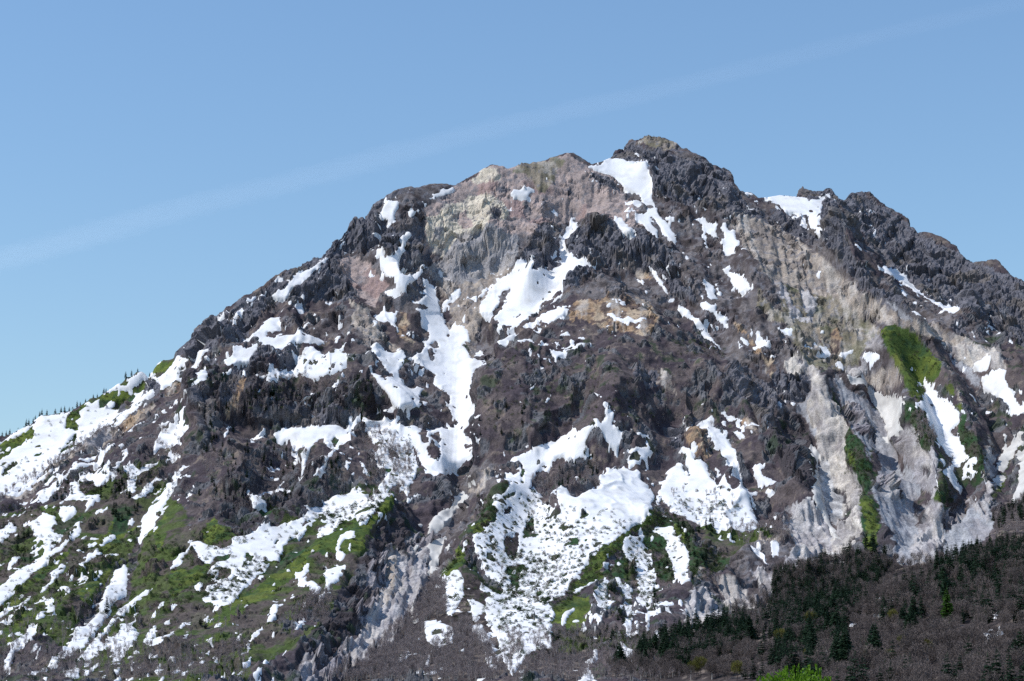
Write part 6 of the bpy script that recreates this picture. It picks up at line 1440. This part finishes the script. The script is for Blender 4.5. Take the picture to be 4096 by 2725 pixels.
# shrubs
SHR = [("L 460 400 1000 400 1200 640 1750 660 1500 920 1350 1130 1150 1350 900 1500 640 1300 480 1000 450 800", 120, None, "round dark green shrub poking out of the snow between the green ridges", "shrubs on the big snow slope"),
       ("Q 0 0 500 0 520 560 440 800 500 900 200 1000 0 900", 60, None, "round dark green shrub poking out of the snow between the green ridges", "shrubs on the big snow slope"),
       ("K 60 1100 620 950 600 1060 230 1390 20 1340", 30, None, "dark shrub in the patchy snow of the left slope", "shrubs in the patchy left snow"),
       ("K 1040 600 1680 390 1600 600 1200 740", 36, None, "dark shrub in the patchy snow of the left slope", "shrubs in the patchy left snow"),
       ("M 0 800 180 800 270 1180 280 1500 100 1300", 28, None, "dark shrub in the snow strip between two green spurs", "shrubs in the snow strip"),
       ("M 300 300 900 300 1150 560 800 640 400 500", 16, True, "small shrub showing through the right-hand snowfield", "shrubs on the right-hand snowfield")]
for z, (s, n, sn, lab, grp) in enumerate(SHR):
    for k, p in enumerate(spots(s, n, sn, 400 + z)):
        o = bpy.data.objects.new("shrub", (SHRUBSB if k % 4 == 0 else SHRUBS)[(k + z) % 4])
        col.objects.link(o)
        sc_ = R_(.5, 1.3)
        o.location, o.rotation_euler, o.scale = p + Vector((0, 0, .9)), (0, 0, R_(0, 6.28)), (sc_ * R_(.9, 1.2), sc_, sc_)
        tag(o, ("brown " if k % 4 == 0 else "") + lab if k % 4 else lab.replace("round dark green", "brown leafless").replace("dark shrub", "brown leafless shrub").replace("small shrub", "small brown shrub"), "shrub", grp)
GREEN = [("L 750 250 740 350 640 600 430 780 330 1000 130 1130 300 900 500 600", 198), ("L 2040 520 2240 560 2240 640 2110 690 1840 860 1640 960 1500 930 1900 650", 162), ("L 1500 930 1800 860 1880 1100 1560 1150 1300 1360 1180 1470 1150 1350", 234), ("L 1900 700 2240 900 2240 1200 2060 1180", 126),
         ("M 240 520 560 600 640 800 900 930 900 1070 600 1240 560 860 270 680", 252), ("I 1180 930 1360 1020 1480 1300 1310 1330 1190 1070", 108), ("I 1650 1050 1920 1420 1850 1568 1700 1390", 108), ("N 640 0 880 0 850 340 940 600 930 850 800 880 780 480", 198), ("I 640 1080 800 1350 930 1568 640 1568", 108),
         ("N 1430 350 1500 260 1600 320 1600 480 1500 560", 54), ("I 940 260 1330 360 1480 600 1350 850 1170 790", 108), ("J 0 0 700 0 700 900 0 1100", 306), ("J 700 300 1300 200 1900 500 1700 1000 1000 1200", 306), ("K 0 700 300 730 100 860", 43), ("K 560 1090 1060 800 1400 560 1690 360 1500 800 1300 1180 700 1400", 110),
         ("A 0 1060 300 900 300 1000 0 1200", 28), ("A 700 1380 900 1440 880 1568 720 1568", 72), ("H 420 550 900 600 900 760 450 720", 54), ("G 480 700 1700 700 2100 1300 1300 1350 500 1450", 216), ("A 600 760 730 740 700 940 560 930", 28), ("A 560 1000 700 980 640 1120 540 1170", 25), ("A 30 1270 150 1220 140 1260 10 1350", 14),
         ("F 380 780 1500 720 1500 1000 380 1000", 144), ("K 400 480 760 520 700 600", 43), ("Q 460 700 1700 700 1400 900 600 900", 216)]
DOTS = [("J 0 0 1000 0 1000 600 0 900", 150), ("J 0 700 1000 600 1300 900 1000 1568 0 1568", 260), ("J 1300 300 2240 250 2240 1000 1300 900", 200), ("K 0 700 600 600 1400 340 1500 440 700 1000 0 1000", 120), ("A 0 760 1000 600 1900 240 1900 420 900 1050 0 1500", 120), ("F 840 400 1300 380 1320 600 560 730", 30), ("F 1440 1050 1900 1100 1900 1568 1500 1500", 50), ("A 620 1300 1500 1250 1400 1568 300 1568", 90),
        ("L 460 400 1000 400 1200 700 1750 760 1500 920 1350 1130 1150 1350 900 1500 640 1300 480 1000 450 800", 420), ("Q 0 0 700 0 680 300 520 560 440 800 500 900 200 1000 0 900", 380), ("K 60 1100 620 950 600 1060 230 1390 20 1340", 110),
        ("K 1040 600 1680 390 1600 600 1200 740", 90), ("M 0 800 180 800 270 1180 280 1500 100 1300", 110), ("M 250 690 560 700 580 1180 440 1150", 40), ("M 300 420 900 480 1150 560 800 700 400 540", 60), ("Q 860 240 1260 280 1250 640 860 540", 110), ("L 180 1100 660 1200 700 1568 200 1568", 130), ("K 1500 0 1950 100 1900 400 1500 400", 60),
        ("L 1200 480 1700 560 1900 640 1750 760 1200 700", 60)]
sv, sf, nsv, tone = [], [], 0, []
SH_MB = [bush(2.7, 4.3, 80, 500 + s).arrays() for s in range(5)]
for z, (s, n, sn) in enumerate([(*g, False) for g in GREEN] + [(*g, None) for g in DOTS]):
    for k, p in enumerate(spots(s, n, sn, 500 + z)):
        v_, f_ = SH_MB[k % 5]
        a, sc_ = R_(0, 6.28), R_(.5, 1.25)
        Rm = np.array([[math.cos(a), -math.sin(a), 0], [math.sin(a), math.cos(a), 0], [0, 0, 1]]) * sc_
        sv.append(v_ @ Rm.T + np.array(p) + np.array([0, 0, .9 if sn is None else .2]))
        sf.append(f_ + nsv)
        nsv += len(v_)
        tone.append((k * 7 + z) % 10 < 3)
for nm_, br, mt_ in (("undergrowth", False, leaf_mat("undergrowth_leaves", (.020, .050, .018), (.075, .108, .030), scale=.12)), ("brushwood", True, leaf_mat("leafless_brush", (.075, .060, .052), (.150, .122, .105), scale=.12))):
    vv, fq, nq = [], [], 0
    for v_, f_, t_ in zip(sv, sf, tone):
        if t_ == br:
            vv.append(v_)
            fq.append(f_ - f_.min() + nq)
            nq += len(v_)
    tag(mesh_np(nm_, np.concatenate(vv), np.concatenate(fq), mt_, smooth=False), "leafless brown brush on the lower slopes" if br else "dark green undergrowth covering the lower ridges", nm_, kind="stuff")
# ------------------------------------------------------------------ tree tops near the camera, people on the summit, a dead trunk, the vapour trail
def leafy(h, r, n, seed, shoots=16):
    random.seed(seed)
    tr, cr = MB(), MB()
    tr.tube((0, 0, -3), (0, 0, h * .55), .10, .07, 7)
    for k in range(9):
        a = R_(0, 6.28)
        tr.tube((0, 0, h * R_(.35, .55)), (math.cos(a) * r * .6, math.sin(a) * r * .6, h * R_(.6, .85)), .04, .015, 5)

    def leaf(p, d):
        l = R_(.09, .15)
        q = p + d * l
        s = d.cross(Vector((R_(-1, 1), R_(-1, 1), R_(-1, 1)))).normalized() * l * .28
        cr.add([p, p.lerp(q, .4) + s, q, p.lerp(q, .4) - s], [(0, 1, 2, 3)])
    cz = h - r * 1.05
    for k in range(n):
        a, z = R_(0, 6.28), R_(-.7, 1)
        lump = 1 + .10 * math.sin(5 * a + 4 * z) + .09 * math.sin(9 * a - 7 * z + 1)
        rad = r * R_(.55, 1.0) ** .5 * lump
        p = Vector((math.cos(a) * math.sqrt(1 - z * z) * rad * 1.15, math.sin(a) * math.sqrt(1 - z * z) * rad * 1.15, cz + z * rad))
        leaf(p, Vector((math.cos(a) * .6 + R_(-.5, .5), math.sin(a) * .6 + R_(-.5, .5), R_(-.1, 1.0))).normalized())
    for k in range(shoots):
        a, z = R_(0, 6.28), R_(.45, 1)
        p = Vector((math.cos(a) * math.sqrt(1 - z * z) * r * 1.1, math.sin(a) * math.sqrt(1 - z * z) * r * 1.1, cz + z * r * .95))
        L = R_(.15, .55)
        tr.tube(p, p + Vector((0, 0, L)), .008, .004, 3)
        for j in range(int(L * 60)):
            b = R_(0, 6.28)
            leaf(p + Vector((0, 0, L * R_(.1, 1))), Vector((math.cos(b) * .5, math.sin(b) * .5, .8)).normalized())
    return tr, cr


def near_top(u, v, Y, h_show, label, r, n, seed, shoots):
    p = sight(u, v, Y)
    t, c = leafy(float(p[2]) - h_show + 1.0, r, n, seed, shoots)
    place("leafy_tree", proto([("trunk", t, M_TRUNK), ("crown", c, M_LEAF)]), (float(p[0]), Y, -1.0), 0, 1.0, label, "tree", None)


near_top(3175, 2652, 75.0, 0.80, "bright green leafy tree top rising at the bottom right edge", 1.55, 15000, 900, 40)
near_top(1752, 2724, 62.0, 0.85, "tips of a bright green tree at the bottom edge left of centre", .55, 1500, 901, 8)
near_top(2085, 2728, 64.0, 0.85, "tips of a bright green tree at the bottom edge near the centre", .6, 1600, 902, 8)

# a dead trunk standing in the snow
u, v = outline("F 1166 585")[0]
i = SEEN[int((v + RM) * RS / 2), int((u + RM) * RS / 2)]
dt = MB()
dt.tube((0, 0, -1), (.3, 0, 9), .38, .28, 7)
dt.tube((.3, 0, 9), (.2, .1, 19), .28, .10, 6)
for k in range(7):
    z = R_(7, 17)
    a = R_(0, 6.28)
    dt.tube((.25, 0, z), (.25 + math.cos(a) * 1.1, math.sin(a) * 1.1, z + .3), .08, .03, 4)
o = mesh_np("dead_tree", np.array(dt.v), np.array(dt.f), M_TRUNK, smooth=False)
o.location = PTf[i]
tag(o, "branchless dead trunk standing upright in a snowfield on the left shoulder", "tree")

# walkers on the summit: one skinned body each, with clothes
def walker(x_px, lab, lean, jacket):
    p = crest_point(x_px)
    V_ = [(0, 0, .95), (0, 0, 1.2), (0, 0, 1.42), (0, -.02, 1.52), (0, -.03, 1.64), (0, -.02, 1.74), (.1, 0, .9), (.12, .02 + lean, .48), (.13, lean * .4, .05), (-.1, 0, .9), (-.12, .02 - lean, .48), (-.13, -lean * .4, .05),
          (.2, 0, 1.40), (.27, .03, 1.12), (.25, -.08, .88), (-.2, 0, 1.40), (-.27, .03, 1.12), (-.25, -.08, .88), (.13, -.14 + lean * .4, .04), (-.13, -.14 - lean * .4, .04)]
    E_ = [(0, 1), (1, 2), (2, 3), (3, 4), (4, 5), (0, 6), (6, 7), (7, 8), (8, 18), (0, 9), (9, 10), (10, 11), (11, 19), (2, 12), (12, 13), (13, 14), (2, 15), (15, 16), (16, 17)]
    rad = [.16, .15, .17, .06, .10, .08, .10, .075, .05, .10, .075, .05, .07, .05, .04, .07, .05, .04, .04, .04]
    me = bpy.data.meshes.new("person")
    me.from_pydata(V_, E_, [])
    o = bpy.data.objects.new("person", me)
    col.objects.link(o)
    o.modifiers.new("skin", 'SKIN')
    for k, s in enumerate(me.skin_vertices[0].data):
        s.radius = (rad[k], rad[k])
        s.use_root = k == 0
    o.modifiers.new("sub", 'SUBSURF').levels = 1
    m, nt, bs = nodes("walker_clothes")
    bs.inputs["Base Color"].default_value = (*jacket, 1)
    me.materials.append(m)
    o.location = Vector(p) + Vector((0, 0, .05))
    o.rotation_euler = (0, 0, x_px * .7)
    tag(o, lab, "person")


walker(2583, "tiny walker in dark clothes standing leftmost on the summit", .12, (.03, .03, .04))
walker(2588, "tiny walker in grey clothes beside the leftmost one on the summit", .05, (.08, .08, .09))
walker(2600, "tiny walker in pale clothes on top of the summit", .2, (.45, .43, .40))
walker(2617, "tiny walker in blue-grey clothes right of the pale one on the summit", .1, (.05, .07, .12))
walker(2627, "tiny walker in black clothes rightmost on the summit", .15, (.02, .02, .02))

# vapour trail: thin nested shells of ice cloud far beyond the mountain, ten kilometres up
def trail_point(u, v, alt):
    d = sight(u, v, 1000.0) - np.array([0, 0, EYE])
    return np.array([0, 0, EYE]) + d * (alt / d[2])


A_, B_ = trail_point(-400, 1152, 10000.0), trail_point(4500, -84, 10000.0)
n_s, n_r = 900, 24
ts = np.linspace(0, 1, n_s)
axis = (B_ - A_) / np.linalg.norm(B_ - A_)
side = np.cross(axis, [0, 0, 1.0])
side /= np.linalg.norm(side)
upv = np.cross(side, axis)
mt = bpy.data.materials.new("vapour_trail")
mt.use_nodes = True
nt = mt.node_tree
nt.nodes.clear()
out_ = nt.nodes.new("ShaderNodeOutputMaterial")
tr_ = nt.nodes.new("ShaderNodeBsdfTransparent")
tl = nt.nodes.new("ShaderNodeBsdfTranslucent")
tl.inputs[0].default_value = (.96, .96, .97, 1)
m2 = nt.nodes.new("ShaderNodeMixShader")
aa = nt.nodes.new("ShaderNodeAttribute")
aa.attribute_name = "veil"
nt.links.new(aa.outputs["Fac"], m2.inputs[0])
nt.links.new(tr_.outputs[0], m2.inputs[1])
nt.links.new(tl.outputs[0], m2.inputs[2])
nt.links.new(m2.outputs[0], out_.inputs[0])
L_ = np.linalg.norm(B_ - A_)
tv_, tf_, td_ = [], [], []
ph = np.linspace(0, 2 * np.pi, n_r, endpoint=False)
T, PH = np.meshgrid(ts, ph, indexing='ij')
C = A_ + (B_ - A_) * T[..., None] + side * (420.0 * np.sin(T * np.pi) + 60.0 * np.sin(T * 23.0))[..., None]
for sh, fr in enumerate((1.0, .9, .78, .62, .44)):
    wob = fbm(np.stack([T * L_ / 380.0, np.cos(PH) * 1.3, np.sin(PH) * 1.3], -1), 1.0, 4, 700 + 3 * sh, gain=.65)
    wide = (880.0 * (1 - T) + 300.0 * T) * fr * (1 + .22 * wob)
    tv_.append((C + side * (wide * np.cos(PH))[..., None] + upv * (wide * .05 * np.sin(PH))[..., None]).reshape(-1, 3))
    td_.append((.0052 * (1 + .7 * np.clip(wob, -1, 1)) * (1 - .8 * T)).ravel())
    idx = np.arange(n_s * n_r).reshape(n_s, n_r) + sh * n_s * n_r
    nx_ = np.roll(idx, -1, 1)
    tf_.append(np.stack([idx[1:], nx_[1:], nx_[:-1], idx[:-1]], -1).reshape(-1, 4))
o = mesh_np("vapour_trail", np.concatenate(tv_), np.concatenate(tf_), mt, fattr={"veil": np.concatenate(td_)})
tag(o, "faint whitish vapour trail rising from left to right across the blue sky", "vapour trail")
